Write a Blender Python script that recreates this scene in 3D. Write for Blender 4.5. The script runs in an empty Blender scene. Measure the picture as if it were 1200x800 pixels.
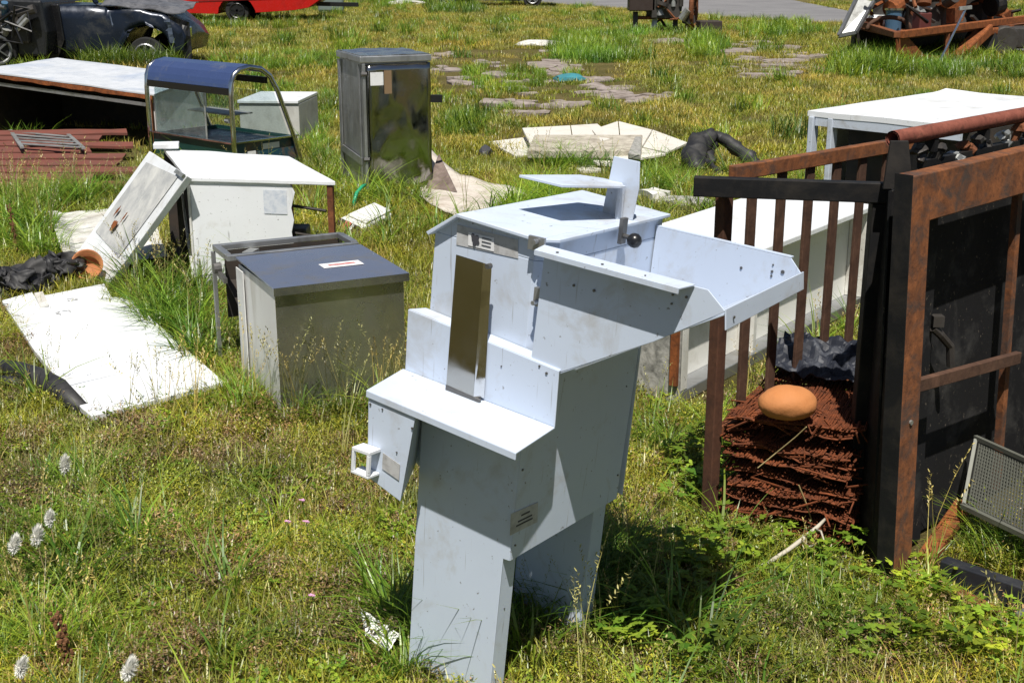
import bpy, bmesh, math, random
import numpy as np
from mathutils import Vector, Matrix, noise

S = bpy.context.scene
COL = S.collection
rnd = random.Random(11)
R_ = math.radians

# ------------------------------------------------------------------ camera, world, sun, exposure
CAM_H = 1.65; FPX = 1500.0; PITCH = math.atan(455.0 / FPX)
cam = bpy.data.cameras.new('camera')
cam.sensor_width = 36.0; cam.lens = 36.0 * FPX / 1200.0
cam.clip_start = 0.05; cam.clip_end = 2000
cam_o = bpy.data.objects.new('camera', cam); COL.objects.link(cam_o)
cam_o.location = (0, 0, CAM_H)
cam_o.rotation_euler = (math.pi / 2 - PITCH, 0, 0)
S.camera = cam_o

SUN_AZ = R_(-90.0)      # direction towards the sun, measured from +x
SUN_EL = R_(63.0)
to_sun = Vector((math.cos(SUN_AZ) * math.cos(SUN_EL), math.sin(SUN_AZ) * math.cos(SUN_EL), math.sin(SUN_EL)))
W = bpy.data.worlds.new('World'); S.world = W; W.use_nodes = True
nt = W.node_tree; nt.nodes.clear()
sky = nt.nodes.new('ShaderNodeTexSky'); sky.sky_type = 'NISHITA'; sky.sun_disc = False
sky.sun_elevation = SUN_EL; sky.sun_rotation = R_(180.0)
bg = nt.nodes.new('ShaderNodeBackground'); bg.inputs[1].default_value = 0.045
wo = nt.nodes.new('ShaderNodeOutputWorld')
nt.links.new(sky.outputs[0], bg.inputs[0]); nt.links.new(bg.outputs[0], wo.inputs[0])
sl = bpy.data.lights.new('sun', 'SUN'); sl.energy = 5.0; sl.angle = R_(0.5); sl.color = (1.0, 0.955, 0.88)
so = bpy.data.objects.new('sun', sl); COL.objects.link(so); so.location = (0, -5, 20)
so.rotation_euler = to_sun.to_track_quat('Z', 'Y').to_euler()
S.view_settings.view_transform = 'Standard'
S.view_settings.look = 'None'
S.view_settings.exposure = 0.36
S.view_settings.gamma = 1.0

# ------------------------------------------------------------------ survey helpers (where a sighted point stands)
def ray(px, py):
    a = (px - 600) / FPX; b = -(py - 400) / FPX
    return Vector((a, math.cos(PITCH) + b * math.sin(PITCH), -math.sin(PITCH) + b * math.cos(PITCH)))
def at(px, py, z=0.0):
    r = ray(px, py); t = (z - CAM_H) / r.z
    return Vector((0, 0, CAM_H)) + r * t
def atd(px, py, y):
    r = ray(px, py); t = y / r.y
    return Vector((0, 0, CAM_H)) + r * t
def gz(px, py, z=0.0):
    p = at(px, py, z); return (p.x, p.y)

# ------------------------------------------------------------------ materials
MATS = {}
def _new(name):
    m = bpy.data.materials.new(name); m.use_nodes = True
    n = m.node_tree; b = n.nodes['Principled BSDF']
    return m, n, b
def N(n, t, **kw):
    x = n.nodes.new(t)
    for k, v in kw.items(): setattr(x, k, v)
    return x
def noise_n(n, vec, scale, detail=4, rough=0.55, dist=0.0):
    x = N(n, 'ShaderNodeTexNoise'); x.inputs['Scale'].default_value = scale
    x.inputs['Detail'].default_value = detail; x.inputs['Roughness'].default_value = rough
    x.inputs['Distortion'].default_value = dist
    n.links.new(vec, x.inputs['Vector']); return x.outputs['Fac']
def ramp(n, fac, stops):
    r = N(n, 'ShaderNodeValToRGB'); e = r.color_ramp.elements
    while len(e) < len(stops): e.new(0.5)
    for i, (p, c) in enumerate(stops):
        e[i].position = p; e[i].color = (c, c, c, 1) if isinstance(c, (int, float)) else (*c, 1)
    n.links.new(fac, r.inputs[0]); return r.outputs[0]
def mixc(n, fac, a, b):
    x = N(n, 'ShaderNodeMix', data_type='RGBA')
    if isinstance(fac, (int, float)): x.inputs[0].default_value = fac
    else: n.links.new(fac, x.inputs[0])
    for k, v in ((6, a), (7, b)):
        if isinstance(v, tuple): x.inputs[k].default_value = (*v, 1)
        else: n.links.new(v, x.inputs[k])
    return x.outputs[2]
def bump(n, b, h, strength=0.3, dist=0.01):
    x = N(n, 'ShaderNodeBump'); x.inputs['Strength'].default_value = strength; x.inputs['Distance'].default_value = dist
    n.links.new(h, x.inputs['Height']); n.links.new(x.outputs[0], b.inputs['Normal'])

def surf(name, col, rough=0.5, metal=0.0, dirt=None, dirt_amt=0.3, dirt_scale=6.0, rust=0.0, rust_scale=9.0,
         speck=0.0, bumpy=0.0, bump_scale=30.0, streak=False, spec=0.5, vary=0.06, scratch=0.0):
    """paint, metal or plastic with blotchy dirt, rust spots, specks and fine relief"""
    if name in MATS: return MATS[name]
    m, n, b = _new(name)
    tc = N(n, 'ShaderNodeTexCoord'); vec = tc.outputs['Object']
    if streak:
        mp = N(n, 'ShaderNodeMapping'); mp.inputs['Scale'].default_value = (1, 1, 0.18)
        n.links.new(vec, mp.inputs[0]); svec = mp.outputs[0]
    else: svec = vec
    dark = tuple(c * (1 - vary * 2) for c in col); lite = tuple(min(1, c * (1 + vary)) for c in col)
    c = mixc(n, noise_n(n, svec, 3.1, 6, 0.6), dark, lite)
    if dirt:
        f = ramp(n, noise_n(n, svec, dirt_scale, 8, 0.68, 0.4), [(0.62 - dirt_amt * 0.5, 0.0), (0.86 - dirt_amt * 0.35, 1.0)])
        c = mixc(n, f, c, dirt)
    if speck > 0:
        f = ramp(n, noise_n(n, vec, 70.0, 3, 0.6), [(0.70 - speck * 0.1, 0.0), (0.76 - speck * 0.1, 0.8)])
        c = mixc(n, f, c, (0.10, 0.085, 0.065))
    if scratch > 0:
        for rot_, off in ((0.5, 0.0), (1.9, 3.0)):
            ms_ = N(n, 'ShaderNodeMapping'); ms_.inputs['Rotation'].default_value = (0.6, rot_, 0.9 + off); ms_.inputs['Scale'].default_value = (5, 170, 5); ms_.inputs['Location'].default_value = (off, 0, 0)
            n.links.new(vec, ms_.inputs[0]); f = ramp(n, noise_n(n, ms_.outputs[0], 1.0, 2, 0.5), [(0.73 - scratch * .05, 0.0), (0.78 - scratch * .05, 0.55)])
            c = mixc(n, f, c, (0.22, 0.21, 0.20))
    rf = None
    if rust > 0:
        rf = ramp(n, noise_n(n, svec, rust_scale, 9, 0.72, 0.8), [(0.80 - rust * 0.42, 0.0), (0.86 - rust * 0.38, 1.0)])
        rc = mixc(n, noise_n(n, vec, 38, 5, 0.7), (0.09, 0.028, 0.012), (0.36, 0.115, 0.035))
        c = mixc(n, rf, c, rc)
    n.links.new(c, b.inputs['Base Color'])
    rr = ramp(n, noise_n(n, vec, 11, 5, 0.6), [(0.25, max(0.02, rough - 0.12)), (0.8, min(1, rough + 0.16))])
    n.links.new(rr, b.inputs['Roughness'])
    if rf is not None and metal > 0:
        inv = N(n, 'ShaderNodeMath', operation='MULTIPLY_ADD'); inv.inputs[1].default_value = -metal; inv.inputs[2].default_value = metal
        n.links.new(rf, inv.inputs[0]); n.links.new(inv.outputs[0], b.inputs['Metallic'])
    else: b.inputs['Metallic'].default_value = metal
    b.inputs['Specular IOR Level'].default_value = spec
    if bumpy > 0: bump(n, b, noise_n(n, vec, bump_scale, 5, 0.6), bumpy, 0.006)
    MATS[name] = m; return m

def rusty(name, a=(0.10, 0.035, 0.016), c=(0.36, 0.135, 0.05), paint=None, paint_amt=0.3, scale=14.0, stretch=0.8):
    if name in MATS: return MATS[name]
    m, n, b = _new(name); tc = N(n, 'ShaderNodeTexCoord'); mp_ = N(n, 'ShaderNodeMapping'); mp_.inputs['Scale'].default_value = (1, 1, stretch); n.links.new(tc.outputs['Object'], mp_.inputs[0]); v = mp_.outputs[0]
    f = noise_n(n, v, scale, 9, 0.7, 0.6)
    col = ramp(n, f, [(0.28, a), (0.5, tuple((x + y) / 2 for x, y in zip(a, c))), (0.72, c)])
    col = mixc(n, ramp(n, noise_n(n, v, 60, 4, 0.7), [(0.5, 0.0), (0.7, 0.6)]), col, (0.05, 0.022, 0.014))
    if paint:
        g = ramp(n, noise_n(n, v, scale * 0.55, 8, 0.7, 0.9), [(0.64 - paint_amt * 0.5, 0.0), (0.80 - paint_amt * 0.5, 0.9)])
        col = mixc(n, g, col, paint)
    n.links.new(col, b.inputs['Base Color']); b.inputs['Roughness'].default_value = 0.82
    b.inputs['Specular IOR Level'].default_value = 0.25
    bump(n, b, f, 0.55, 0.006)
    MATS[name] = m; return m

GREY_PAINT = surf('pale_grey_enamel', (0.53, 0.60, 0.715), 0.42, dirt=(0.37, 0.36, 0.34), dirt_amt=0.2, dirt_scale=6, speck=0.2, rust=0.045, rust_scale=11, streak=False, bumpy=0.10, bump_scale=5, scratch=0.5)
GREY_PAINT2 = surf('pale_grey_enamel_scuffed', (0.50, 0.55, 0.63), 0.5, dirt=(0.30, 0.28, 0.25), dirt_amt=0.16, dirt_scale=7, speck=0.35)
LABEL = surf('faded_silver_label', (0.46, 0.46, 0.46), 0.5, dirt=(0.25, 0.24, 0.23), dirt_amt=0.3, dirt_scale=40)
LABEL_W = surf('white_sticker', (0.72, 0.72, 0.72), 0.5, dirt=(0.45, 0.45, 0.45), dirt_amt=0.2, dirt_scale=30)
INK = surf('dark_print', (0.05, 0.05, 0.06), 0.6)
INK_RED = surf('red_print', (0.42, 0.05, 0.04), 0.6, dirt=(0.6, 0.5, 0.48), dirt_amt=0.3, dirt_scale=60)
BOLT = surf('dull_bolt_steel', (0.16, 0.155, 0.15), 0.45, metal=0.7)
BLACK_PLASTIC = surf('black_plastic', (0.012, 0.012, 0.013), 0.35)
MIRROR = surf('brushed_stainless', (0.42, 0.42, 0.41), 0.24, metal=0.90, dirt=(0.26, 0.25, 0.22), dirt_amt=0.12, dirt_scale=5, bumpy=0.04, bump_scale=3)
MIRROR3 = surf('polished_cover_steel', (0.42, 0.41, 0.38), 0.13, metal=1.0, bumpy=0.03, bump_scale=3)
MIRROR2 = surf('dented_stainless', (0.34, 0.34, 0.34), 0.10, metal=1.0, dirt=(0.10, 0.10, 0.10), dirt_amt=0.14, dirt_scale=4, streak=True, bumpy=0.28, bump_scale=2.2)
GALV = surf('galvanised_sheet', (0.42, 0.43, 0.44), 0.42, metal=0.8, dirt=(0.22, 0.21, 0.19), dirt_amt=0.28, dirt_scale=6, streak=True)
STEEL_WHITE = surf('pale_sheet_and_reflection', (0.72, 0.72, 0.71), 0.5, metal=0.15, dirt=(0.34, 0.31, 0.24), dirt_amt=0.18, dirt_scale=5, streak=True)  # on the steel cabinet's left side this paleness paints in a bright reflection
LID = surf('blue_grey_steel_lid', (0.25, 0.285, 0.39), 0.30, metal=0.65, dirt=(0.30, 0.27, 0.22), dirt_amt=0.22, dirt_scale=6)
CHROME = surf('chrome_tube', (0.66, 0.66, 0.66), 0.12, metal=1.0, dirt=(0.2, 0.18, 0.15), dirt_amt=0.15, dirt_scale=12)
WHITE = surf('white_enamel', (0.73, 0.75, 0.775), 0.38, dirt=(0.46, 0.44, 0.39), dirt_amt=0.16, dirt_scale=4, speck=0.3, rust=0.08, rust_scale=6, scratch=0.6)
WHITE_D = surf('dirty_white_enamel', (0.68, 0.675, 0.64), 0.55, dirt=(0.36, 0.33, 0.28), dirt_amt=0.4, dirt_scale=5, speck=0.5, rust=0.10, rust_scale=3.5)
WHITE_DOOR = surf('weathered_white_door', (0.60, 0.60, 0.57), 0.6, dirt=(0.30, 0.31, 0.32), dirt_amt=0.55, dirt_scale=6, speck=0.3, rust=0.42, rust_scale=5.5)
WHITE_TOP = surf('white_table_top', (0.60, 0.62, 0.65), 0.3, dirt=(0.34, 0.40, 0.52), dirt_amt=0.3, dirt_scale=2.5)
CREAM = surf('cream_liner', (0.76, 0.75, 0.70), 0.5, dirt=(0.5, 0.47, 0.4), dirt_amt=0.12, dirt_scale=5)
MOTTLE = surf('mottled_grey_insulation', (0.40, 0.39, 0.36), 0.85, dirt=(0.10, 0.10, 0.09), dirt_amt=0.5, dirt_scale=26, bumpy=0.5, bump_scale=40)
CARD = surf('stained_pale_sheet', (0.56, 0.51, 0.45), 0.85, dirt=(0.33, 0.27, 0.22), dirt_amt=0.35, dirt_scale=7, speck=0.5, bumpy=0.2, bump_scale=20)
FOAM = surf('grimy_foam_board', (0.50, 0.46, 0.38), 0.9, dirt=(0.20, 0.17, 0.13), dirt_amt=0.5, dirt_scale=10, speck=0.6, bumpy=0.35, bump_scale=30)
PANEL_W = surf('white_tile_panel', (0.64, 0.61, 0.55), 0.55, dirt=(0.50, 0.44, 0.35), dirt_amt=0.18, dirt_scale=5, speck=0.2)
BLACK_PAINT = surf('black_painted_steel', (0.010, 0.010, 0.011), 0.6, spec=.2, dirt=(0.035, 0.03, 0.025), dirt_amt=0.35, dirt_scale=7, bumpy=0.15, bump_scale=40)
BLACK_SHEET = surf('sooty_black_sheet', (0.012, 0.012, 0.013), 0.75, spec=.15, dirt=(0.06, 0.058, 0.055), dirt_amt=0.22, dirt_scale=6, speck=0.5, bumpy=0.15)
BLACK_CLOTH = surf('black_rubber_cloth', (0.013, 0.013, 0.015), 0.62, dirt=(0.04, 0.038, 0.036), dirt_amt=0.4, dirt_scale=9, bumpy=0.4, bump_scale=24)
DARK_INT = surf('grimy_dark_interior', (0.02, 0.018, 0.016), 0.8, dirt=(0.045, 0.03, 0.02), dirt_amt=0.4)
RUST = rusty('rust', (0.07, 0.026, 0.014), (0.26, 0.095, 0.038))
RUST_BR = rusty('rust_brown_slat', (0.04, 0.022, 0.016), (0.125, 0.066, 0.042))
RUST_OR = rusty('rust_orange', (0.08, 0.028, 0.012), (0.34, 0.105, 0.03))
RUST_FR = rusty('rust_frame_paint', (0.06, 0.026, 0.015), (0.29, 0.105, 0.038), (0.05, 0.042, 0.038), 0.34, 13, 1.0)
RUST_MESH = rusty('rust_mesh', (0.03, 0.012, 0.008), (0.26, 0.072, 0.024), None, 0, 20, 1.0)
RED_WOOD = surf('red_oxide_board', (0.17, 0.046, 0.030), 0.8, dirt=(0.11, 0.045, 0.032), dirt_amt=0.5, dirt_scale=7, bumpy=0.4, bump_scale=26)
STONE_OR = surf('orange_clay', (0.47, 0.185, 0.06), 0.85, dirt=(0.43, 0.15, 0.04), dirt_amt=0.3, dirt_scale=12, bumpy=0.35, bump_scale=45)
TERRA = surf('terracotta', (0.42, 0.16, 0.06), 0.8, dirt=(0.20, 0.085, 0.04), dirt_amt=0.35, dirt_scale=18, bumpy=0.2)
GREEN_BASE = surf('dark_green_plastic', (0.010, 0.050, 0.043), 0.35, dirt=(0.05, 0.07, 0.06), dirt_amt=0.1)
TEAL_BASE = surf('teal_blue_panel', (0.012, 0.055, 0.085), 0.35, dirt=(0.25, 0.11, 0.03), dirt_amt=0.22, dirt_scale=7)
BLUE_TOP = surf('blue_steel_hood', (0.10, 0.15, 0.34), 0.22, metal=0.6, dirt=(0.30, 0.31, 0.33), dirt_amt=0.12, dirt_scale=5)
CAR_BLUE = surf('dark_blue_car_paint', (0.012, 0.018, 0.032), 0.25, metal=0.35, dirt=(0.09, 0.09, 0.085), dirt_amt=0.2, dirt_scale=3)
CAR_DOOR = surf('charcoal_car_paint', (0.010, 0.010, 0.011), 0.30, metal=0.2, dirt=(0.06, 0.057, 0.05), dirt_amt=0.35, dirt_scale=3)
CAR_RED = surf('red_car_paint', (0.44, 0.010, 0.008), 0.25, dirt=(0.25, 0.012, 0.010), dirt_amt=0.2, dirt_scale=3)
CAR_DARK = surf('black_car_paint', (0.014, 0.015, 0.017), 0.3)
TYRE = surf('tyre_rubber', (0.014, 0.014, 0.014), 0.85)
RIM = surf('dull_alloy', (0.24, 0.245, 0.25), 0.4, metal=0.7)
GREY_PLASTIC = surf('grey_green_plastic', (0.16, 0.20, 0.19), 0.5)
ENGINE = surf('oily_engine_metal', (0.06, 0.055, 0.05), 0.55, metal=0.3, dirt=(0.03, 0.022, 0.018), dirt_amt=0.4, rust=0.3, rust_scale=5)
ALU = surf('weathered_aluminium', (0.42, 0.43, 0.42), 0.45, metal=0.6, dirt=(0.14, 0.13, 0.11), dirt_amt=0.3)
BLUE_ENAMEL = surf('blue_enamel', (0.10, 0.20, 0.32), 0.2, metal=0.4)
GREEN_HOSE = surf('green_hose', (0.02, 0.30, 0.14), 0.4)
SCALE_W = surf('white_plastic', (0.76, 0.76, 0.73), 0.45, dirt=(0.5, 0.46, 0.38), dirt_amt=0.15)
DISPLAY = surf('dark_display_panel', (0.05, 0.03, 0.04), 0.3)
BRANCH = surf('bare_grey_twig', (0.46, 0.42, 0.34), 0.85, bumpy=0.4)
STRAW = surf('dry_stalk', (0.34, 0.26, 0.12), 0.8)
BROWN_STALK = surf('brown_stalk', (0.17, 0.075, 0.03), 0.85)
FLUFF = None
PINK = surf('pink_petal', (0.60, 0.30, 0.48), 0.7)
PLASTIC_SH = surf('blue_black_tarp', (0.020, 0.023, 0.033), 0.5, spec=.3, dirt=(0.13, 0.14, 0.16), dirt_amt=0.12, dirt_scale=10)
PAVE = surf('weathered_pink_concrete', (0.34, 0.29, 0.265), 0.9, dirt=(0.15, 0.12, 0.10), dirt_amt=0.6, dirt_scale=5, speck=0.4, bumpy=0.4, bump_scale=20)
TWINE = surf('blue_plastic_scrap', (0.05, 0.22, 0.26), 0.4)

def glass_mat():
    m, n, b = _new('grimy_glass')
    tc = N(n, 'ShaderNodeTexCoord')
    b.inputs['Base Color'].default_value = (0.82, 0.90, 0.92, 1)
    b.inputs['Roughness'].default_value = 0.06
    b.inputs['IOR'].default_value = 1.45
    tr = N(n, 'ShaderNodeBsdfTransparent'); tr.inputs[0].default_value = (0.86, 0.92, 0.92, 1)
    gl = N(n, 'ShaderNodeBsdfGlossy'); gl.inputs[1].default_value = 0.06
    df = N(n, 'ShaderNodeBsdfDiffuse'); df.inputs[0].default_value = (0.55, 0.58, 0.57, 1)
    lw = N(n, 'ShaderNodeLayerWeight'); fro = ramp(n, lw.outputs['Facing'], [(0.3, .03), (0.7, .10), (0.95, .5)])
    m1 = N(n, 'ShaderNodeMixShader'); n.links.new(fro, m1.inputs[0]); n.links.new(tr.outputs[0], m1.inputs[1]); n.links.new(gl.outputs[0], m1.inputs[2])
    m2 = N(n, 'ShaderNodeMixShader'); f = ramp(n, noise_n(n, tc.outputs['Object'], 4, 6, 0.7), [(0.35, 0.02), (0.75, 0.16)])
    n.links.new(f, m2.inputs[0]); n.links.new(m1.outputs[0], m2.inputs[1]); n.links.new(df.outputs[0], m2.inputs[2])
    n.links.new(m2.outputs[0], n.nodes['Material Output'].inputs[0])
    return m
GLASS = glass_mat()

def ground_mat():
    m, n, b = _new('soil_and_thatch'); g = N(n, 'ShaderNodeNewGeometry'); v = g.outputs['Position']
    c = ramp(n, noise_n(n, v, 1.3, 8, 0.65), [(0.3, (0.075, 0.075, 0.02)), (0.5, (0.15, 0.125, 0.04)), (0.7, (0.22, 0.17, 0.075))])
    c = mixc(n, ramp(n, noise_n(n, v, 55, 6, 0.75), [(0.35, 0.0), (0.7, 0.85)]), c, (0.045, 0.04, 0.015))
    c = mixc(n, ramp(n, noise_n(n, v, 130, 3, 0.7), [(0.55, 0.0), (0.7, 0.7)]), c, (0.26, 0.21, 0.10))
    n.links.new(c, b.inputs['Base Color']); b.inputs['Roughness'].default_value = 0.95
    b.inputs['Specular IOR Level'].default_value = 0.1
    bump(n, b, noise_n(n, v, 60, 6, 0.75), 0.9, 0.03)
    return m
def asphalt_mat():
    m, n, b = _new('worn_asphalt'); g = N(n, 'ShaderNodeNewGeometry'); v = g.outputs['Position']
    c = ramp(n, noise_n(n, v, 0.6, 8, 0.7), [(0.3, (0.14, 0.135, 0.14)), (0.7, (0.21, 0.205, 0.205))])
    c = mixc(n, ramp(n, noise_n(n, v, 28, 4, 0.8), [(0.45, 0.0), (0.7, 0.6)]), c, (0.10, 0.10, 0.10))
    n.links.new(c, b.inputs['Base Color']); b.inputs['Roughness'].default_value = 0.9
    bump(n, b, noise_n(n, v, 60, 4, 0.7), 0.4, 0.01)
    return m
def leaf_mat(name, a, b_, translucency=0.35, rough=0.4):
    """blade colour runs between a and b by patch, by tuft and by blade; tint is written on every tuft"""
    m, n, b = _new(name)
    at_ = N(n, 'ShaderNodeAttribute', attribute_type='INSTANCER', attribute_name='tint')
    bl = N(n, 'ShaderNodeAttribute', attribute_type='GEOMETRY', attribute_name='shade')
    hue = mixc(n, bl.outputs['Fac'], a, b_)
    x = N(n, 'ShaderNodeMix', data_type='RGBA', blend_type='MULTIPLY'); x.inputs[0].default_value = 1.0
    n.links.new(hue, x.inputs[6]); n.links.new(at_.outputs['Color'], x.inputs[7])
    df = N(n, 'ShaderNodeBsdfDiffuse'); tl = N(n, 'ShaderNodeBsdfTranslucent'); gl = N(n, 'ShaderNodeBsdfGlossy')
    gl.inputs[1].default_value = rough; gl.inputs[0].default_value = (1, 1, 1, 1)
    n.links.new(x.outputs[2], df.inputs[0]); n.links.new(x.outputs[2], tl.inputs[0])
    m1 = N(n, 'ShaderNodeMixShader'); m1.inputs[0].default_value = translucency
    n.links.new(df.outputs[0], m1.inputs[1]); n.links.new(tl.outputs[0], m1.inputs[2])
    m2 = N(n, 'ShaderNodeMixShader'); m2.inputs[0].default_value = 0.035
    n.links.new(m1.outputs[0], m2.inputs[1]); n.links.new(gl.outputs[0], m2.inputs[2])
    n.links.new(m2.outputs[0], n.nodes['Material Output'].inputs[0])
    return m
def plain_leaf(name, a, translucency=0.3):
    m, n, b = _new(name); tc = N(n, 'ShaderNodeTexCoord')
    c = mixc(n, noise_n(n, tc.outputs['Object'], 20, 4), tuple(q * 0.6 for q in a), a)
    df = N(n, 'ShaderNodeBsdfDiffuse'); tl = N(n, 'ShaderNodeBsdfTranslucent')
    n.links.new(c, df.inputs[0]); n.links.new(c, tl.inputs[0])
    m1 = N(n, 'ShaderNodeMixShader'); m1.inputs[0].default_value = translucency
    n.links.new(df.outputs[0], m1.inputs[1]); n.links.new(tl.outputs[0], m1.inputs[2])
    n.links.new(m1.outputs[0], n.nodes['Material Output'].inputs[0]); return m
FLUFF = surf('white_seed_fluff', (0.86, 0.85, 0.80), 0.95, vary=0.02, spec=0.1)
LEAF_G = plain_leaf('green_weed_leaf', (0.11, 0.22, 0.03))

# ------------------------------------------------------------------ object helpers
def meta(o, label=None, cat=None, group=None, kind=None):
    if label: o['label'] = label
    if cat: o['category'] = cat
    if group: o['group'] = group
    if kind: o['kind'] = kind
    return o
def thing(name, label, cat, loc=(0, 0, 0), group=None, rz=0.0):
    o = bpy.data.objects.new(name, None); COL.objects.link(o); o.location = loc; o.rotation_euler = (0, 0, rz)
    o.empty_display_size = 0.1
    return meta(o, label, cat, group)
def root_of(o):
    while o.parent: o = o.parent
    return o
def link(name, bm, mat, parent=None, bev=0.0, smooth=False, label=None, local=False):
    """bm holds world coordinates unless local; becomes ONE mesh object under parent"""
    if parent is not None and not local:
        off = Matrix.Identity(4); p = parent; chain = []
        while p: chain.append(p); p = p.parent
        for q in reversed(chain): off = off @ (Matrix.Translation(q.location) @ q.rotation_euler.to_matrix().to_4x4())
        bm.transform(off.inverted())
    bmesh.ops.recalc_face_normals(bm, faces=bm.faces[:])
    me = bpy.data.meshes.new(name); bm.to_mesh(me); bm.free()
    if isinstance(mat, (list, tuple)):
        for q in mat: me.materials.append(q)
    else: me.materials.append(mat)
    o = bpy.data.objects.new(name, me); COL.objects.link(o)
    if parent is not None: o.parent = parent
    if smooth:
        me.polygons.foreach_set('use_smooth', [True] * len(me.polygons))
    if bev > 0:
        md = o.modifiers.new('bevel', 'BEVEL'); md.width = bev; md.segments = 2; md.limit_method = 'ANGLE'; md.angle_limit = R_(35)
    if label: o['label'] = label
    return o
def solo(name, bm, mat, label, cat, loc=None, group=None, bev=0.0, smooth=False, kind=None):
    o = link(name, bm, mat, None, bev, smooth)
    if loc is not None:
        o.data.transform(Matrix.Translation(-Vector(loc))); o.location = loc
    return meta(o, label, cat, group, kind)
def copy_tree(o, parent=None):
    c = o.copy(); COL.objects.link(c); c.parent = parent
    for ch in list(o.children): copy_tree(ch, c)
    return c

def BM(): return bmesh.new()
V3 = lambda *a: Vector(a)
def prism(bm, pts, d):
    """polygon pts extruded by vector d"""
    d = Vector(d); a = [bm.verts.new(Vector(p)) for p in pts]; b = [bm.verts.new(Vector(p) + d) for p in pts]
    n = len(a); bm.faces.new(a); bm.faces.new(b[::-1])
    for i in range(n): bm.faces.new((a[i], b[i], b[(i + 1) % n], a[(i + 1) % n]))
    return bm
def plate(bm, pts, t):
    """flat sheet of thickness t, thickness put behind the polygon's normal"""
    p = [Vector(q) for q in pts]; n = (p[1] - p[0]).cross(p[2] - p[0])
    if n.length < 1e-9: n = (p[2] - p[0]).cross(p[3] - p[0])
    n.normalize(); return prism(bm, p, -n * t)
def beam(bm, p0, p1, w, h, up=(0, 0, 1)):
    p0 = Vector(p0); p1 = Vector(p1); d = (p1 - p0).normalized(); up = Vector(up)
    s = d.cross(up)
    if s.length < 1e-4: s = d.cross(Vector((0, 1, 0)))
    s.normalize(); u = s.cross(d).normalized()
    q = [p0 + s * a * w / 2 + u * b * h / 2 for a, b in ((-1, -1), (1, -1), (1, 1), (-1, 1))]
    return prism(bm, q, p1 - p0)
def boxc(bm, c, sx, sy, sz, rz=0.0):
    c = Vector(c); ca, sa = math.cos(rz), math.sin(rz)
    q = [c + Vector((x * ca - y * sa, x * sa + y * ca, -sz / 2)) for x, y in ((-sx / 2, -sy / 2), (sx / 2, -sy / 2), (sx / 2, sy / 2), (-sx / 2, sy / 2))]
    return prism(bm, q, (0, 0, sz))
def tube(bm, pts, r, n=8, cap=True):
    pts = [Vector(p) for p in pts]; rings = []
    rr = r if isinstance(r, (list, tuple)) else [r] * len(pts)
    t = (pts[1] - pts[0]).normalized(); ref = Vector((0, 0, 1)) if abs(t.z) < 0.9 else Vector((1, 0, 0))
    u = t.cross(ref).normalized()
    for i, p in enumerate(pts):
        if i == 0: t = pts[1] - pts[0]
        elif i == len(pts) - 1: t = pts[-1] - pts[-2]
        else: t = pts[i + 1] - pts[i - 1]
        t.normalize(); u = (u - t * u.dot(t)).normalized(); w = t.cross(u)
        rings.append([bm.verts.new(p + (u * math.cos(2 * math.pi * k / n) + w * math.sin(2 * math.pi * k / n)) * rr[i]) for k in range(n)])
    for a, b in zip(rings, rings[1:]):
        for k in range(n): bm.faces.new((a[k], a[(k + 1) % n], b[(k + 1) % n], b[k]))
    if cap: bm.faces.new(rings[0][::-1]); bm.faces.new(rings[-1])
    return bm
def cyl(bm, c, axis, r, h, n=16, r2=None):
    a = Vector(axis).normalized(); c = Vector(c)
    return tube(bm, [c - a * h / 2, c + a * h / 2], [r, r if r2 is None else r2], n)
def rumple(bm, amp, freq, seed=0.0):
    for v in bm.verts:
        q = v.co * freq; v.co = v.co + Vector((noise.noise(q + Vector((seed, 0, 0))), noise.noise(q + Vector((0, seed + 9, 0))), noise.noise(q + Vector((3, 0, seed + 5))))) * amp + Vector((noise.noise(q * 2.7), noise.noise(q * 2.7 + Vector((4, 4, 4))), noise.noise(q * 2.7 + Vector((8, 1, 3))))) * amp * .45
    return bm
def blob(bm, c, rx, ry, rz, sub=3, amp=0.15, freq=3.0, seed=0):
    d = bmesh.ops.create_icosphere(bm, subdivisions=sub, radius=1.0)
    for v in d['verts']:
        k = 1 + amp * noise.noise(v.co * freq + Vector((seed * 7.3, seed, 0)))
        v.co = Vector((v.co.x * rx * k, v.co.y * ry * k, v.co.z * rz * k)) + Vector(c)
    return bm
def sheet(bm, c00, c10, c11, c01, nu, nv, zf=None, t=0.004):
    """bent sheet: bilinear patch with height function, given a thickness"""
    c = [Vector(q) for q in (c00, c10, c11, c01)]
    n = (c[1] - c[0]).cross(c[3] - c[0]).normalized()
    top = []; bot = []
    for j in range(nv + 1):
        ra = []; rb = []
        for i in range(nu + 1):
            u = i / nu; v = j / nv
            p = c[0] * (1 - u) * (1 - v) + c[1] * u * (1 - v) + c[2] * u * v + c[3] * (1 - u) * v
            if zf: p = p + n * zf(u, v)
            ra.append(bm.verts.new(p)); rb.append(bm.verts.new(p - n * t))
        top.append(ra); bot.append(rb)
    for j in range(nv):
        for i in range(nu):
            bm.faces.new((top[j][i], top[j][i + 1], top[j + 1][i + 1], top[j + 1][i]))
            bm.faces.new((bot[j][i], bot[j + 1][i], bot[j + 1][i + 1], bot[j][i + 1]))
    for i in range(nu):
        bm.faces.new((top[0][i], bot[0][i], bot[0][i + 1], top[0][i + 1])); bm.faces.new((top[nv][i], top[nv][i + 1], bot[nv][i + 1], bot[nv][i]))
    for j in range(nv):
        bm.faces.new((top[j][0], top[j + 1][0], bot[j + 1][0], bot[j][0])); bm.faces.new((top[j][nu], bot[j][nu], bot[j + 1][nu], top[j + 1][nu]))
    return bm
EXCL = []          # ground polygons where no grass grows
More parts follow.
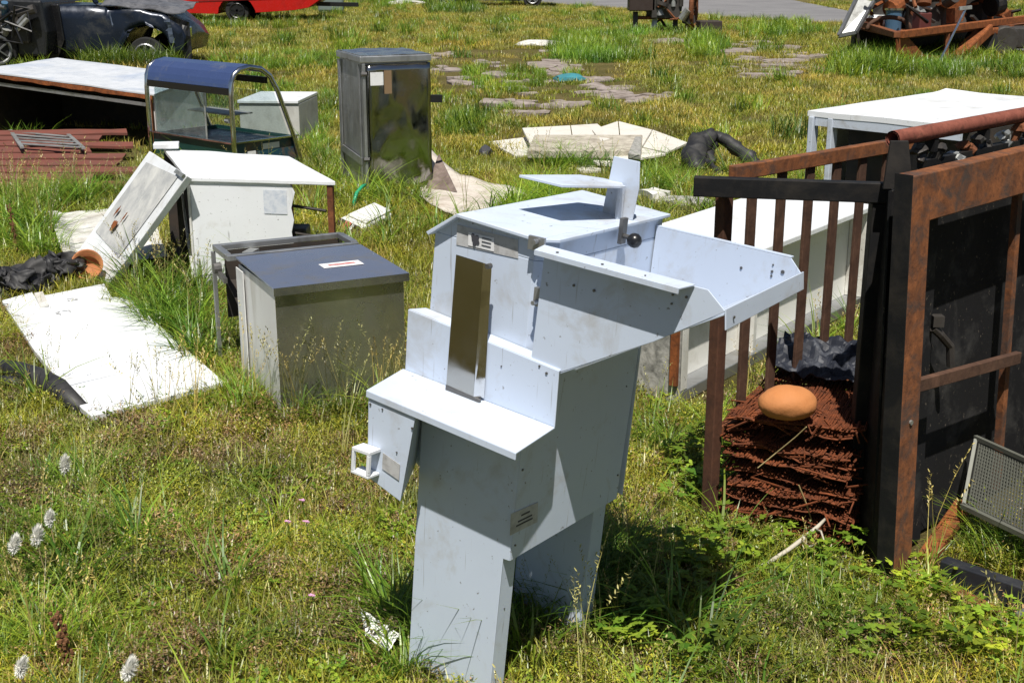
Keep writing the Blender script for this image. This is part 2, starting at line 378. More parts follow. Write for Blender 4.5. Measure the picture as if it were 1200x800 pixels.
def nograss(pts): EXCL.append([(p[0], p[1]) for p in pts])

# ------------------------------------------------------------------ the setting: ground, road, old paving
def gh(x, y):      # gentle unevenness of the field
    return 0.018 * noise.noise(Vector((x * 0.9, y * 0.9, 3.1))) + 0.008 * noise.noise(Vector((x * 3.1, y * 3.1, 9.7)))
bm = BM()
ys = [-4 + 0.12 * i for i in range(110)] + [9.3 + 0.5 * i for i in range(60)] + [40, 60, 100, 200, 500, 1200]
def xs_for():
    a = [-6 + 0.12 * i for i in range(101)]
    return [-1200, -400, -150, -60, -30, -20, -14, -10, -8] + a + [8, 10, 14, 20, 30, 60, 150, 400, 1200]
xs = xs_for(); grid = []
for y in ys:
    grid.append([bm.verts.new((x, y, gh(x, y) if (abs(x) < 9 and y < 30) else 0.0)) for x in xs])
for j in range(len(ys) - 1):
    for i in range(len(xs) - 1):
        bm.faces.new((grid[j][i], grid[j][i + 1], grid[j + 1][i + 1], grid[j + 1][i]))
g_o = link('ground', bm, ground_mat(), None, smooth=True); meta(g_o, kind='structure')

edge = [at(-300, -14), at(300, -8), at(600, 2), at(700, 9), at(800, 17), at(900, 25), at(1010, 30), at(1100, 44), at(1200, 62), at(1330, 80)]
bm = BM(); prevt = None
EDGE_XY = [(p.x, p.y) for p in edge]
far = [(p[0] + 8, p[1] + 300) for p in EDGE_XY]
va = [bm.verts.new((x, y, 0.03)) for x, y in EDGE_XY]; vb = [bm.verts.new((x, y, 0.03)) for x, y in far]
vc = [bm.verts.new((x, y, -0.05)) for x, y in EDGE_XY]
for i in range(len(va) - 1):
    bm.faces.new((va[i], va[i + 1], vb[i + 1], vb[i])); bm.faces.new((vc[i], vc[i + 1], va[i + 1], va[i]))
meta(link('road', bm, asphalt_mat()), kind='structure')
nograss(EDGE_XY + far[::-1])

pv = thing('old_paving', None, None); pv['kind'] = 'structure'
def stone_at(px, py, w, d, rz):
    p = at(px, py); k = rnd.randint(6, 8); pts = []
    for i in range(k):
        a = 2 * math.pi * i / k + rnd.uniform(-0.25, 0.25); q = rnd.uniform(0.82, 1.1)
        x, y = math.cos(a) * w / 2 * q, math.sin(a) * d / 2 * q
        pts.append((p.x + x * math.cos(rz) - y * math.sin(rz), p.y + x * math.sin(rz) + y * math.cos(rz), 0.0))
    h = rnd.uniform(0.008, 0.035)
    b_ = BM(); prism(b_, [(x, y, -0.04) for x, y, _ in pts], (0, 0, 0.04 + h)); bmesh.ops.triangulate(b_, faces=b_.faces[:]); bmesh.ops.subdivide_edges(b_, edges=b_.edges[:], cuts=1); rumple(b_, .035, 3.0)
    link('paving_stone', b_, PAVE, pv)
    cx, cy = p.x, p.y
    nograss([(cx + (x - cx) * 0.78, cy + (y - cy) * 0.78) for x, y, _ in pts])
for px, py, w, d in [(520, 65, .45, .9), (523, 83, .6, .8), (543, 98, .55, .7), (583, 90, .5, .7), (598, 120, .7, .6), (618, 134, .6, .45),
                     (640, 76, .8, 1.1), (660, 82, .7, .9), (665, 66, .5, .8), (690, 95, .7, .8), (703, 110, .7, .6), (715, 104, .6, .6), (735, 114, .5, .4), (752, 118, .5, .35), (762, 115, .3, .25),
                     (600, 105, .5, .5), (570, 75, .5, .6), (668, 124, .5, .4), (632, 96, .4, .4),
                     (795, 50, 1.2, 1.4), (850, 62, .8, 1.0), (875, 60, 1.0, 1.2), (885, 72, .9, .8), (915, 57, 1.0, 1.1), (920, 73, .9, .8), (893, 89, .8, .5), (912, 89, .7, .5), (953, 82, .8, .7), (935, 67, .6, .6), (845, 80, .5, .5)]:
    stone_at(px, py, w, d, rnd.uniform(-0.5, 0.5)); stone_at(px + rnd.uniform(-22, 22), py + rnd.uniform(-5, 5), w * .6, d * .6, rnd.uniform(-0.5, 0.5))
    stone_at(px + rnd.uniform(-28, 28), py + rnd.uniform(-7, 7), w * .7, d * .6, rnd.uniform(-0.5, 0.5))
    stone_at(px + rnd.uniform(-14, 14), py + rnd.uniform(-3, 3), rnd.uniform(.15, .35), rnd.uniform(.2, .4), rnd.uniform(-0.5, 0.5))

# ------------------------------------------------------------------ the pale grey machine in front
MO = at(573, 838)
def _R(rz, rx, ry):
    return (Matrix.Rotation(rx, 3, 'X') @ Matrix.Rotation(ry, 3, 'Y') @ Matrix.Rotation(rz, 3, 'Z'))
MR = _R(R_(-39), R_(2), R_(5))
def m_(u, v, w): return MO + MR @ Vector((u, v, w))
def mp(pts): return [m_(*p) for p in pts]
mach = thing('food_machine', 'tall pale grey sheet metal machine with open chute, standing tilted in the foreground grass', 'machine', MO)
U = MR @ Vector((1, 0, 0)); Vv = MR @ Vector((0, 1, 0)); Ww = MR @ Vector((0, 0, 1))
T = 0.003
# front leg: folded channel
b = BM(); plate(b, mp([(-0.282, .02, 0.69), (-0.268, .02, -0.06), (-.02, .02, -0.06), (-.018, .02, 0.384), (0.0, .02, 0.386), (0.0, .02, 0.69)]), T)
leg = link('front_leg', b, GREY_PAINT, mach, bev=0.0012)
b = BM(); plate(b, mp([(-.02, .02 + T + .0005, -0.06), (-.02, 0.07, -0.06), (-.02, 0.07, 0.44), (-.02, .02 + T + .0005, 0.43)]), T); link('leg_flange', b, GREY_PAINT, leg, bev=0.0008)
b = BM(); plate(b, mp([(-0.255, .02 + T + .0005, -0.06), (-0.255, .02 + T + .0005, 0.47), (-0.255, 0.07, 0.47), (-0.255, 0.07, -0.06)]), T); link('leg_flange', b, GREY_PAINT, leg, bev=0.0008)
# side panels, back panel
b = BM(); plate(b, mp([(0.0, 0.0235, 0.385), (0.0, 0.43, 0.405), (0.0, 0.445, 0.80), (0.0, 0.075, 0.80), (0.0, 0.056, 0.695), (0.0, 0.0235, 0.695)]), T)
sidep = link('side_panel', b, GREY_PAINT, mach, bev=0.001)
b = BM(); plate(b, mp([(-0.345, 0.16, 0.49), (-0.345, 0.44, 0.45), (-0.345, 0.44, 0.80), (-0.345, 0.16, 0.80)]), T); link('side_panel', b, GREY_PAINT, mach, bev=0.001)
b = BM(); plate(b, mp([(-0.345, 0.446, 0.43), (0.004, 0.446, 0.41), (0.004, 0.446, 0.80), (-0.345, 0.446, 0.80)]), T); link('back_panel', b, GREY_PAINT, mach, bev=0.001)
b = BM(); plate(b, mp([(-0.255, .40, -0.03), (-.045, .40, -0.03), (-.040, .40, 0.50), (-0.255, .40, 0.50)]), T)
rl = link('rear_leg', b, GREY_PAINT, mach, bev=0.001)
for u0 in (-.042, -.258):
    b = BM(); plate(b, mp([(u0, .4035, -0.03), (u0, .452, -0.03), (u0, .452, 0.44), (u0, .4035, 0.44)]), T); link('leg_flange', b, GREY_PAINT, rl, bev=0.0008)
# motor box at left
b = BM(); plate(b, mp([(-0.338, 0.064, 0.495), (-0.262, 0.064, 0.47), (-0.262, 0.064, 0.695), (-0.338, 0.064, 0.695)]), T); link('front_infill', b, GREY_PAINT, mach)
b = BM(); fa_ = [b.verts.new(p) for p in mp([(-0.347, -0.088, 0.699), (-0.203, -0.088, 0.699), (-0.232, -0.088, 0.477), (-0.336, -0.088, 0.50)])]
fb_ = [b.verts.new(p) for p in mp([(-0.347, 0.06, 0.699), (-0.31, 0.06, 0.699), (-0.325, 0.06, 0.49), (-0.336, 0.06, 0.50)])]
b.faces.new(fa_); b.faces.new(fb_[::-1])
for k in range(4): b.faces.new((fa_[k], fb_[k], fb_[(k + 1) % 4], fa_[(k + 1) % 4]))
mb = link('side_box', b, GREY_PAINT, mach, bev=0.002)
b = BM(); plate(b, mp([(-0.290, -0.0895, 0.537), (-0.290, -0.0895, 0.575), (-0.238, -0.0895, 0.565), (-0.238, -0.0895, 0.527)]), 0.001)
link('rating_label', b, LABEL, mb)
# handle bracket: bent white strap
hb = BM()
for (a0, a1, wd) in (((-0.352, -0.092, 0.572), (-0.352, -0.15, 0.572), .04),):
    pass
prism(hb, mp([(-0.352, -0.089, 0.570), (-0.298, -0.089, 0.574), (-0.298, -0.125, 0.574), (-0.352, -0.125, 0.570)]), Ww * 0.008)
prism(hb, mp([(-0.352, -0.089, 0.522), (-0.298, -0.089, 0.524), (-0.298, -0.125, 0.524), (-0.352, -0.125, 0.522)]), Ww * -0.006)
prism(hb, mp([(-0.352, -0.125, 0.523), (-0.345, -0.125, 0.523), (-0.345, -0.125, 0.570), (-0.352, -0.125, 0.570)]), Vv * 0.008)
prism(hb, mp([(-0.306, -0.125, 0.525), (-0.298, -0.125, 0.525), (-0.298, -0.125, 0.573), (-0.306, -0.125, 0.573)]), Vv * 0.008)
link('handle', hb, WHITE, mach, bev=0.001)
# shelf and riser
b = BM(); prism(b, mp([(-0.349, -0.092, 0.701), (0.073, -0.092, 0.697), (0.054, 0.062, 0.705), (-0.385, 0.062, 0.705)]), Ww * 0.004)
sh_o = link('shelf', b, GREY_PAINT, mach, bev=0.001)
b = BM(); plate(b, mp([(-0.349, -0.0925, 0.704), (-0.349, -0.0925, 0.689), (0.073, -0.0925, 0.685), (0.073, -0.0925, 0.700)]), T); link('front_lip', b, GREY_PAINT, sh_o, bev=0.0008)
b = BM(); plate(b, mp([(-0.377, 0.06, 0.7095), (0.054, 0.06, 0.7095), (0.05, 0.06, 0.834), (-0.38, 0.06, 0.853)]), T); rs_o = link('riser_panel', b, GREY_PAINT, mach, bev=0.001)
b = BM(); prism(b, mp([(-0.38, 0.0635, 0.8535), (0.05, 0.0635, 0.8345), (0.04, 0.098, 0.836), (-0.36, 0.098, 0.855)]), Ww * -0.003); link('riser_fold', b, GREY_PAINT, rs_o)
# hood
b = BM(); prism(b, mp([(-0.350, 0.10, 0.80), (-0.072, 0.10, 0.80), (-0.034, 0.135, 0.80), (-0.034, 0.535, 0.80), (-0.350, 0.535, 0.80)]), Ww * 0.235)
prism(b, mp([(-0.350, 0.10, 1.0355), (-0.072, 0.10, 1.0355), (-0.072, 0.10, 1.082), (-0.275, 0.10, 1.086)]), Vv * 0.435)
prism(b, mp([(-0.0715, 0.10, 1.0355), (-0.034, 0.135, 1.0355), (-0.034, 0.535, 1.0355), (-0.0715, 0.535, 1.0355)]), Ww * 0.045)
hood = link('hood', b, GREY_PAINT, mach, bev=0.0015)
b = BM(); prism(b, mp([(-0.362, 0.082, 1.034), (-0.277, 0.082, 1.0935), (-0.05, 0.082, 1.089), (-0.05, 0.082, 1.081), (-0.276, 0.082, 1.0855), (-0.355, 0.082, 1.028)]), Vv * 0.465)
prism(b, mp([(-0.0497, 0.082, 1.081), (-0.022, 0.118, 1.081), (-0.022, 0.547, 1.081), (-0.0497, 0.547, 1.081)]), Ww * 0.0078)
link('hood_cover', b, GREY_PAINT, mach, bev=0.0015)
b = BM(); plate(b, mp([(-0.285, 0.0985, 1.020), (-0.112, 0.0985, 1.030), (-0.117, 0.0985, 1.070), (-0.287, 0.0985, 1.065)]), 0.0012)
pl = link('name_plate', b, LABEL, hood)
b = BM(); plate(b, mp([(-0.250, 0.097, 1.027), (-0.178, 0.097, 1.030), (-0.180, 0.097, 1.060), (-0.252, 0.097, 1.056)]), 0.001); link('sticker', b, LABEL_W, pl)
b = BM()
for (u, w, r) in ((-.233, 1.045, .008), (-.226, 1.050, .006), (-.224, 1.040, .006), (-.238, 1.052, .005), (-.232, 1.034, .005)):
    cyl(b, m_(u, 0.0958, w), Vv, r, 0.0006, 8)
for w in (1.052, 1.044, 1.036):
    plate(b, mp([(-.212, .0957, w), (-.186, .0957, w + .001), (-.186, .0957, w + .003), (-.212, .0957, w + .002)]), .0004)
link('emblem', b, INK, pl)
# stainless cover plate standing on the shelf against the riser
b = BM(); plate(b, mp([(-0.236, 0.042, 0.720), (-0.156, 0.042, 0.716), (-0.160, 0.042, 1.018), (-0.236, 0.042, 1.018)]), 0.002)
cpo = link('cover_plate', b, MIRROR3, mach, bev=0.0006)
b = BM(); plate(b, mp([(-0.1555, 0.042, 0.716), (-0.137, 0.056, 0.716), (-0.147, 0.056, 1.012), (-0.1595, 0.042, 1.018)]), 0.002); link('plate_edge', b, CHROME, cpo)
b = BM(); plate(b, mp([(-0.236, 0.0405, 0.706), (-0.137, 0.0405, 0.704), (-0.137, 0.0405, 0.7155), (-0.236, 0.0405, 0.7195)]), 0.006); link('plate_foot', b, BOLT, cpo)
b = BM(); cyl(b, m_(-.150, .05, 1.012), Vv, .006, .012, 8); link('hinge_pin', b, BOLT, cpo)
# chute: near wall, far wall, floor, lips
b = BM(); plate(b, mp([(-0.03, .068, 0.836), (0.047, .068, 0.828), (0.262, .068, 0.957), (0.405, .068, 1.056), (0.362, .068, 1.088), (-0.022, .068, 1.080)]), T)
ch = link('chute_near_wall', b, GREY_PAINT, mach, bev=0.001)
b = BM(); prism(b, mp([(-0.023, 0.066, 1.082), (0.335, 0.066, 1.0885), (0.325, 0.024, 1.0855), (-0.017, 0.026, 1.079)]), Ww * 0.004); fl = link('folded_flange', b, GREY_PAINT, ch, bev=0.001)
b = BM(); plate(b, mp([(-0.017, 0.0255, 1.0825), (-0.017, 0.0255, 1.072), (0.325, 0.0235, 1.078), (0.325, 0.0235, 1.089)]), T); link('flange_edge', b, GREY_PAINT, fl)
b = BM(); prism(b, mp([(0.002, 0.069, 0.80), (0.405, 0.069, 1.053), (0.345, 0.502, 1.038), (0.002, 0.502, 0.80)]), Ww * -0.004); link('chute_floor', b, GREY_PAINT, mach, bev=0.001)
b = BM(); plate(b, mp([(-0.032, 0.504, 0.812), (0.02, 0.504, 0.812), (0.344, 0.504, 1.040), (0.314, 0.504, 1.069), (-0.030, 0.504, 1.062)]), T); fw = link('chute_far_wall', b, GREY_PAINT, mach, bev=0.001)
b = BM(); prism(b, mp([(-0.030, 0.504, 1.0625), (0.314, 0.504, 1.0695), (0.314, 0.516, 1.0695), (-0.030, 0.516, 1.0625)]), Ww * 0.003); link('folded_flange', b, GREY_PAINT, fw)
b = BM(); plate(b, mp([(0.4065, 0.066, 1.062), (0.413, 0.066, 1.022), (0.352, 0.510, 1.008), (0.3455, 0.510, 1.046)]), T); link('chute_lip', b, GREY_PAINT, mach, bev=0.001)
# blade and its post on the hood
b = BM(); prism(b, mp([(-0.215, 0.21, 1.172), (-0.10, 0.215, 1.172), (-0.040, 0.36, 1.166), (-0.070, 0.402, 1.162), (-0.14, 0.43, 1.156), (-0.188, 0.40, 1.158)]), Ww * 0.006); link('blade', b, GREY_PAINT, mach, bev=0.001)
PV0 = 0.405
b = BM(); plate(b, mp([(-0.118, PV0, 1.089), (-0.035, PV0, 1.089), (-0.028, PV0, 1.165), (-0.034, PV0, 1.222), (-0.104, PV0, 1.222)]), T)
prism(b, mp([(-0.0675, PV0 - .004, 1.089), (-0.060, PV0 - .004, 1.089), (-0.060, PV0 - .004, 1.164), (-0.0675, PV0 - .004, 1.164)]), Vv * -0.02)
link('blade_post', b, GREY_PAINT, mach, bev=0.001)
# catch and knob on hood side
b = BM(); prism(b, mp([(-0.020, 0.33, 1.05), (-0.020, 0.35, 1.05), (-0.020, 0.35, 1.108), (-0.020, 0.33, 1.108)]), U * 0.010); cyl(b, m_(-.005, .34, 1.068), U, .006, .03, 8)
ca = link('catch', b, BOLT, mach, bev=0.001)
b = BM(); blob(b, m_(0.018, 0.34, 1.064), .017, .017, .017, 2, .05); link('knob', b, BLACK_PLASTIC, ca, smooth=True)
b = BM(); prism(b, mp([(-0.072, 0.074, 1.064), (-0.034, 0.080, 1.064), (-0.034, 0.080, 1.094), (-0.072, 0.074, 1.094)]), Vv * 0.006); cyl(b, m_(-.05, .07, 1.085), Vv, .006, .012, 10); cyl(b, m_(-.03, .075, 1.07), U, .004, .03, 8)
link('hinge', b, GALV, mach, bev=0.001)
b = BM(); prism(b, mp([(-0.052, 0.085, 0.945), (-0.036, 0.085, 0.945), (-0.036, 0.085, 0.985), (-0.052, 0.085, 0.985)]), Vv * 0.01); cyl(b, m_(-.042, .08, .955), Vv, .005, .02, 8); link('latch', b, GALV, mach)
b = BM(); prism(b, mp([(0.0006, 0.012, 0.452), (0.0006, 0.108, 0.452), (0.0006, 0.103, 0.502), (0.0006, 0.008, 0.505)]), U * 0.001); lp = link('rating_label', b, LABEL, mach)
b = BM()
for (v0, v1, w) in ((.045, .075, .487), (.035, .085, .475), (.03, .088, .466)): prism(b, mp([(0.0017, v0, w), (0.0017, v1, w), (0.0017, v1, w + .004), (0.0017, v0, w + .004)]), U * 0.0004)
link('print', b, INK, lp)
bb = [(0.001, .035, .60, 'u'), (0.001, .035, .42, 'u'), (0.001, .42, .47, 'u'), (0.001, .41, .70, 'u'), (-.337, -.09, .675, 'v'), (-.30, -.09, .675, 'v'), (-.21, -.09, .66, 'v'), (-.25, -.09, .59, 'v'),
      (-.09, .02, .66, 'v'), (-.0195, .045, .25, 'u'), (.06, .066, 1.02, 'v'), (.11, .066, 1.022, 'v'), (.29, .066, 1.06, 'v'), (.32, .066, 1.063, 'v'), (.29, .066, 1.042, 'v'),
      (.20, .503, 1.02, 'v'), (.275, .503, 1.045, 'v'), (.275, .503, 1.03, 'v'), (.275, .503, 1.02, 'v'), (.30, .503, 1.035, 'v'), (.408, .10, 1.04, 'u'), (.352, .48, 1.026, 'u'), (0.03, .04, 1.086, 'w'), (.14, .04, 1.088, 'w'), (.24, .04, 1.090, 'w'),
      (-.10, .059, .80, 'v'), (.02, .059, .82, 'v'), (0.0, .059, .83, 'v')]
for i, (u, v, w, ax) in enumerate(bb):
    r = 0.0045 if i in (8, 19) else rnd.uniform(.0018, .0032)
    b = BM(); cyl(b, m_(u, v, w), {'u': U, 'v': Vv, 'w': Ww}[ax], r, 0.0022, 8); link('bolt', b, BOLT, mach)

# ------------------------------------------------------------------ left group
# steel cabinet with lid and open frame behind it
A = at(330, 488); fr = Vector((0.895, 0.445, 0)).normalized(); bk = Vector((-fr.y, fr.x, 0))
cab = thing('steel_cabinet', 'low stainless cabinet with blue grey sloping lid and an open frame behind it', 'cabinet', A)
LW, LD, LH = 0.50, 0.50, 0.485
def c_(a, d, z): return A + fr * a + bk * d + Vector((0, 0, z))
b = BM(); plate(b, [c_(0, 0, 0), c_(LW, 0, 0), c_(LW, 0, LH), c_(0, 0, LH)], .004); link('front_panel', b, MIRROR, cab, bev=.002)
b = BM(); plate(b, [c_(0, .0045, 0), c_(0, .0045, LH), c_(0, LD, LH - .01), c_(0, LD, 0)], .004); link('side_panel', b, STEEL_WHITE, cab, bev=.002)  # steel face; its bright reflection is put into the pale sheet colour
b = BM(); plate(b, [c_(LW, .0045, 0), c_(LW, LD, 0), c_(LW, LD, LH - .01), c_(LW, .0045, LH)], .004); link('side_panel', b, MIRROR, cab, bev=.002)
b = BM(); plate(b, [c_(LW, LD, 0), c_(0, LD, 0), c_(0, LD, LH - .01), c_(LW, LD, LH - .01)], .004); link('back_panel', b, GALV, cab)
b = BM(); plate(b, [c_(-.012, LD - .1, 0.02), c_(-.012, LD - .1, LH - .02), c_(-.012, LD + .0, LH - .02), c_(-.012, LD + .0, 0.02)], .004); link('corner_strip', b, STEEL_WHITE, cab)
b = BM(); sheet(b, c_(-.01, -.02, LH + .012), c_(LW + .015, -.02, LH + .012), c_(LW + .01, LD, LH + .02), c_(-.01, LD, LH + .02), 12, 12, lambda u, v: .006 * math.sin(u * 3.1) * math.sin(v * 3.1), .006)
lid = link('lid', b, LID, cab)
b = BM(); plate(b, [c_(-.01, -.022, LH - .018), c_(LW + .015, -.022, LH - .018), c_(LW + .015, -.022, LH + .012), c_(-.01, -.022, LH + .012)], .003); link('lid_edge', b, MIRROR, lid)
b = BM(); plate(b, [c_(.24, .155, LH + .0225), c_(.40, .155, LH + .0225), c_(.40, .225, LH + .0228), c_(.24, .225, LH + .0228)], .0008); stk = link('sticker', b, LABEL_W, lid)
b = BM(); plate(b, [c_(.27, .18, LH + .0235), c_(.375, .18, LH + .0235), c_(.375, .20, LH + .0236), c_(.27, .20, LH + .0236)], .0006); link('print', b, INK_RED, stk)
# frame
fz = LH + .012
def beamc(b, p, q, w=.028, h=.022): beam(b, p, q, w, h)
b = BM()
beamc(b, c_(-.04, LD + .03, fz), c_(LW + .01, LD + .03, fz)); beamc(b, c_(-.04, LD + .24, fz), c_(LW + .01, LD + .24, fz))
link('frame_rail', b, GALV, cab, bev=.002)
b = BM(); beamc(b, c_(-.03, LD + .045, fz + .003), c_(-.03, LD + .225, fz + .003)); link('frame_rail', b, GALV, cab, bev=.002)
b = BM(); beamc(b, c_(LW, LD + .045, fz + .003), c_(LW, LD + .225, fz + .003)); link('frame_rail', b, GALV, cab, bev=.002)
for (a, d) in ((-.045, LD + .225), (LW, LD + .23)):
    b = BM(); beam(b, c_(a, d, 0), c_(a, d, fz - .012), .016, .016, fr); link('leg', b, GALV, cab, bev=.001)
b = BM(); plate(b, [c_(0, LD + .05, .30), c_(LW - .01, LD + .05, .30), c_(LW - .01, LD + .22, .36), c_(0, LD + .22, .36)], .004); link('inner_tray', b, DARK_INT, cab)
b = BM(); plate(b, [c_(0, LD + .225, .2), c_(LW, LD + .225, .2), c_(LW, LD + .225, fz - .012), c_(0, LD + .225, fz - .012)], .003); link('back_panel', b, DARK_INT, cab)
for i in range(8):
    b = BM(); q = c_(rnd.uniform(.04, .45), LD + rnd.uniform(.07, .2), rnd.uniform(.40, .47)); boxc(b, q, rnd.uniform(.03, .1), .04, .03, rnd.uniform(0, 2)); link('loose_fitting', b, [ALU, RUST_OR, BOLT, BLACK_PLASTIC][i % 4], cab)
b = BM(); cyl(b, c_(-.055, LD + .13, fz - .06), fr, .022, .03, 10); beam(b, c_(-.05, LD + .13, fz - .08), c_(-.05, LD + .02, fz - .09), .015, .02); link('valve', b, BOLT, cab)
nograss([c_(0, 0, 0), c_(LW, 0, 0), c_(LW, LD, 0), c_(0, LD, 0)])

# white stove carcass with door leaning off its left side
z0 = .575
o1 = at(219, 208, z0); o2 = at(391, 213, z0); o3 = at(337, 184, z0); o4 = at(192, 175, z0)
ov = thing('stove_carcass', 'gutted white stove with open rusty right side, behind the low steel cabinet', 'stove', (o1.x, o1.y, 0))
def dn(p, z): return Vector((p.x, p.y, z))
fo = (o2 - o1).normalized()
rI = (o3 - o2).normalized(); lI = (o4 - o1).normalized()
b = BM(); sheet(b, o1 + Vector((0, -.012, .004)), o2 + Vector((.01, -.012, .004)), o3 + Vector((.01, 0, .004)), o4 + Vector((0, 0, .004)), 14, 10, lambda u, v: .004 * noise.noise(Vector((u * 4, v * 4, 1))), .022); link('top', b, WHITE, ov, bev=.004)
# front sheet with torn right edge
o2f = o1 + (o2 - o1) * .70
tear = [o1 + (o2 - o1) * k + Vector((0, 0, -z)) for k, z in ((.715, .03), (.735, .06), (.705, .14), (.72, .20), (.70, .26), (.712, .33), (.70, .42))]
b = BM(); plate(b, [dn(o1, .02), dn(o2f, .02), dn(o2f, .12)] + tear[::-1] + [dn(o2f, z0 - .018), dn(o1, z0 - .018)], .004); fp = link('front_panel', b, WHITE, ov, bev=.001)
b = BM(); beam(b, dn(o1, .0) + Vector((.006, -.007, 0)), dn(o1, z0 - .02) + Vector((.006, -.007, 0)), .014, .010, fo); link('corner_strip', b, WHITE_D, fp)
k0 = o1 + (o2 - o1) * .52
b = BM(); plate(b, [k0 + fo * 0 + Vector((0, -.003, -.17)), k0 + fo * .12 + Vector((0, -.003, -.17)), k0 + fo * .12 + Vector((0, -.003, -.05)), k0 + Vector((0, -.003, -.05))], .001); lb_ = link('faded_label', b, surf('faded_label_print', (0.62, 0.65, 0.70), .5, dirt=(0.36, 0.42, 0.52), dirt_amt=.35, dirt_scale=30), fp)
b = BM(); beam(b, dn(o2, 0) - fo * .02 + Vector((0, .012, 0)), dn(o2, z0 - .02) - fo * .02 + Vector((0, .012, 0)), .03, .03, fo); link('corner_post', b, RUST, ov, bev=.003)
b = BM(); beam(b, dn(o3, 0), dn(o3, z0 - .02), .03, .03, fo); link('corner_post', b, RUST, ov)
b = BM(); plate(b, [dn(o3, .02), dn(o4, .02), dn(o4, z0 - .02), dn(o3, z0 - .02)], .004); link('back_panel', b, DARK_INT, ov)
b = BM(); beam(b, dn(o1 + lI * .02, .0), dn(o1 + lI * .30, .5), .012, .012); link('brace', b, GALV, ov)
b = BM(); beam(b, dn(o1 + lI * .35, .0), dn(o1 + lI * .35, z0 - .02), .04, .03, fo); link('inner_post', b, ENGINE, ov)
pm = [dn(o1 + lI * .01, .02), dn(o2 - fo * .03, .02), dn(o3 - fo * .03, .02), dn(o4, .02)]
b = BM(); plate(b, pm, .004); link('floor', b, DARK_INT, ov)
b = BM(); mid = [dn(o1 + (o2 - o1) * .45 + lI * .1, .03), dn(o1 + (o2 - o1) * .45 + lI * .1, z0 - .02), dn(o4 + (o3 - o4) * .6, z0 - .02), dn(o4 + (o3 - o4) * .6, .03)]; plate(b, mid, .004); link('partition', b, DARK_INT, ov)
for zz in (.42, .28, .16):
    b = BM(); tube(b, [dn(o2 - fo * .03 + rI * .05, zz), dn(o2 - fo * .25 + rI * .1, zz + .02), dn(o2 - fo * .28 + rI * .3, zz)], .008, 6); link('pipe', b, ENGINE, ov)
b = BM(); boxc(b, dn(o2 - fo * .15 + rI * .25, .2), .15, .15, .2); link('valve_block', b, ENGINE, ov, bev=.01)
b = BM(); boxc(b, o4 + Vector((.03, -.05, .03)), .14, .10, .03, .2); link('loose_flap', b, WHITE, ov, bev=.004)
nograss([o1, o2, o3, o4])

# leaning stove door
d1 = at(175, 177, z0 + .03); d2 = at(219, 206, z0 + .03); d3 = at(127, 333, .0); d4 = at(84, 304, 0.0)
b = BM(); sheet(b, *([d4, d3, d2, d1] if ((d3 - d4).cross(d1 - d4)).z > 0 else [d3, d4, d1, d2]), 10, 10, None, .035); dr = pn = link('door', b, WHITE, ov, bev=.004, label='weathered white door with a rust stain')
nn = ((d3 - d4).cross(d1 - d4)).normalized()
if nn.z < 0: nn = -nn
def dq(s, t, k=0.0015): return d4 * (1 - s) * (1 - t) + d3 * s * (1 - t) + d2 * s * t + d1 * (1 - s) * t + nn * k * 2
b = BM(); sheet(b, dq(.10, .28), dq(.86, .22), dq(.88, .96), dq(.12, .92), 10, 12, lambda u, v: .002 + .002 * noise.noise(Vector((u * 3, v * 3, 5))), .001); link('inner_lining', b, WHITE_DOOR, pn)
b = BM()
for (cs, ct_, w0_, h0_) in ((.42, .40, .055, .045), (.29, .50, .016, .04), (.50, .50, .012, .05)):
    ring = [dq(cs + w0_ * math.cos(a) * (1 + .9 * noise.noise(Vector((math.cos(a) * 3, math.sin(a) * 3, cs * 9)))), ct_ + h0_ * math.sin(a) * (1 + .9 * noise.noise(Vector((math.cos(a) * 3, cs * 7, math.sin(a) * 3)))), .009) for a in [2 * math.pi * k / 18 for k in range(18)]]
    prism(b, ring, nn * .0008); 
link('rust_scab', b, RUST_OR, pn)
b = BM(); prism(b, [dq(.80, .97, .002), dq(.99, .97, .002), dq(.99, 1.0, .002), dq(.80, 1.0, .002)], nn * .012); link('hinge', b, ALU, dr)
nograss([d4, d3, dn(o1, 0), dn(o4, 0)])

# pale sheets on the ground behind the door
b = BM(); g = [at(57, 251, .03), at(80, 318, .03), at(196, 300, .02), at(175, 240, .03)]
sheet(b, g[1], g[2], g[3], g[0], 14, 10, lambda u, v: .014 * noise.noise(Vector((u * 5, v * 5, 2))) + .02 * (u < .08), .006)
solo('white_sheet', b, WHITE_D, 'dirty white metal sheet lying flat on grass under the leaning stove door', 'metal sheet', (g[0].x, g[0].y, 0))
nograss(g)
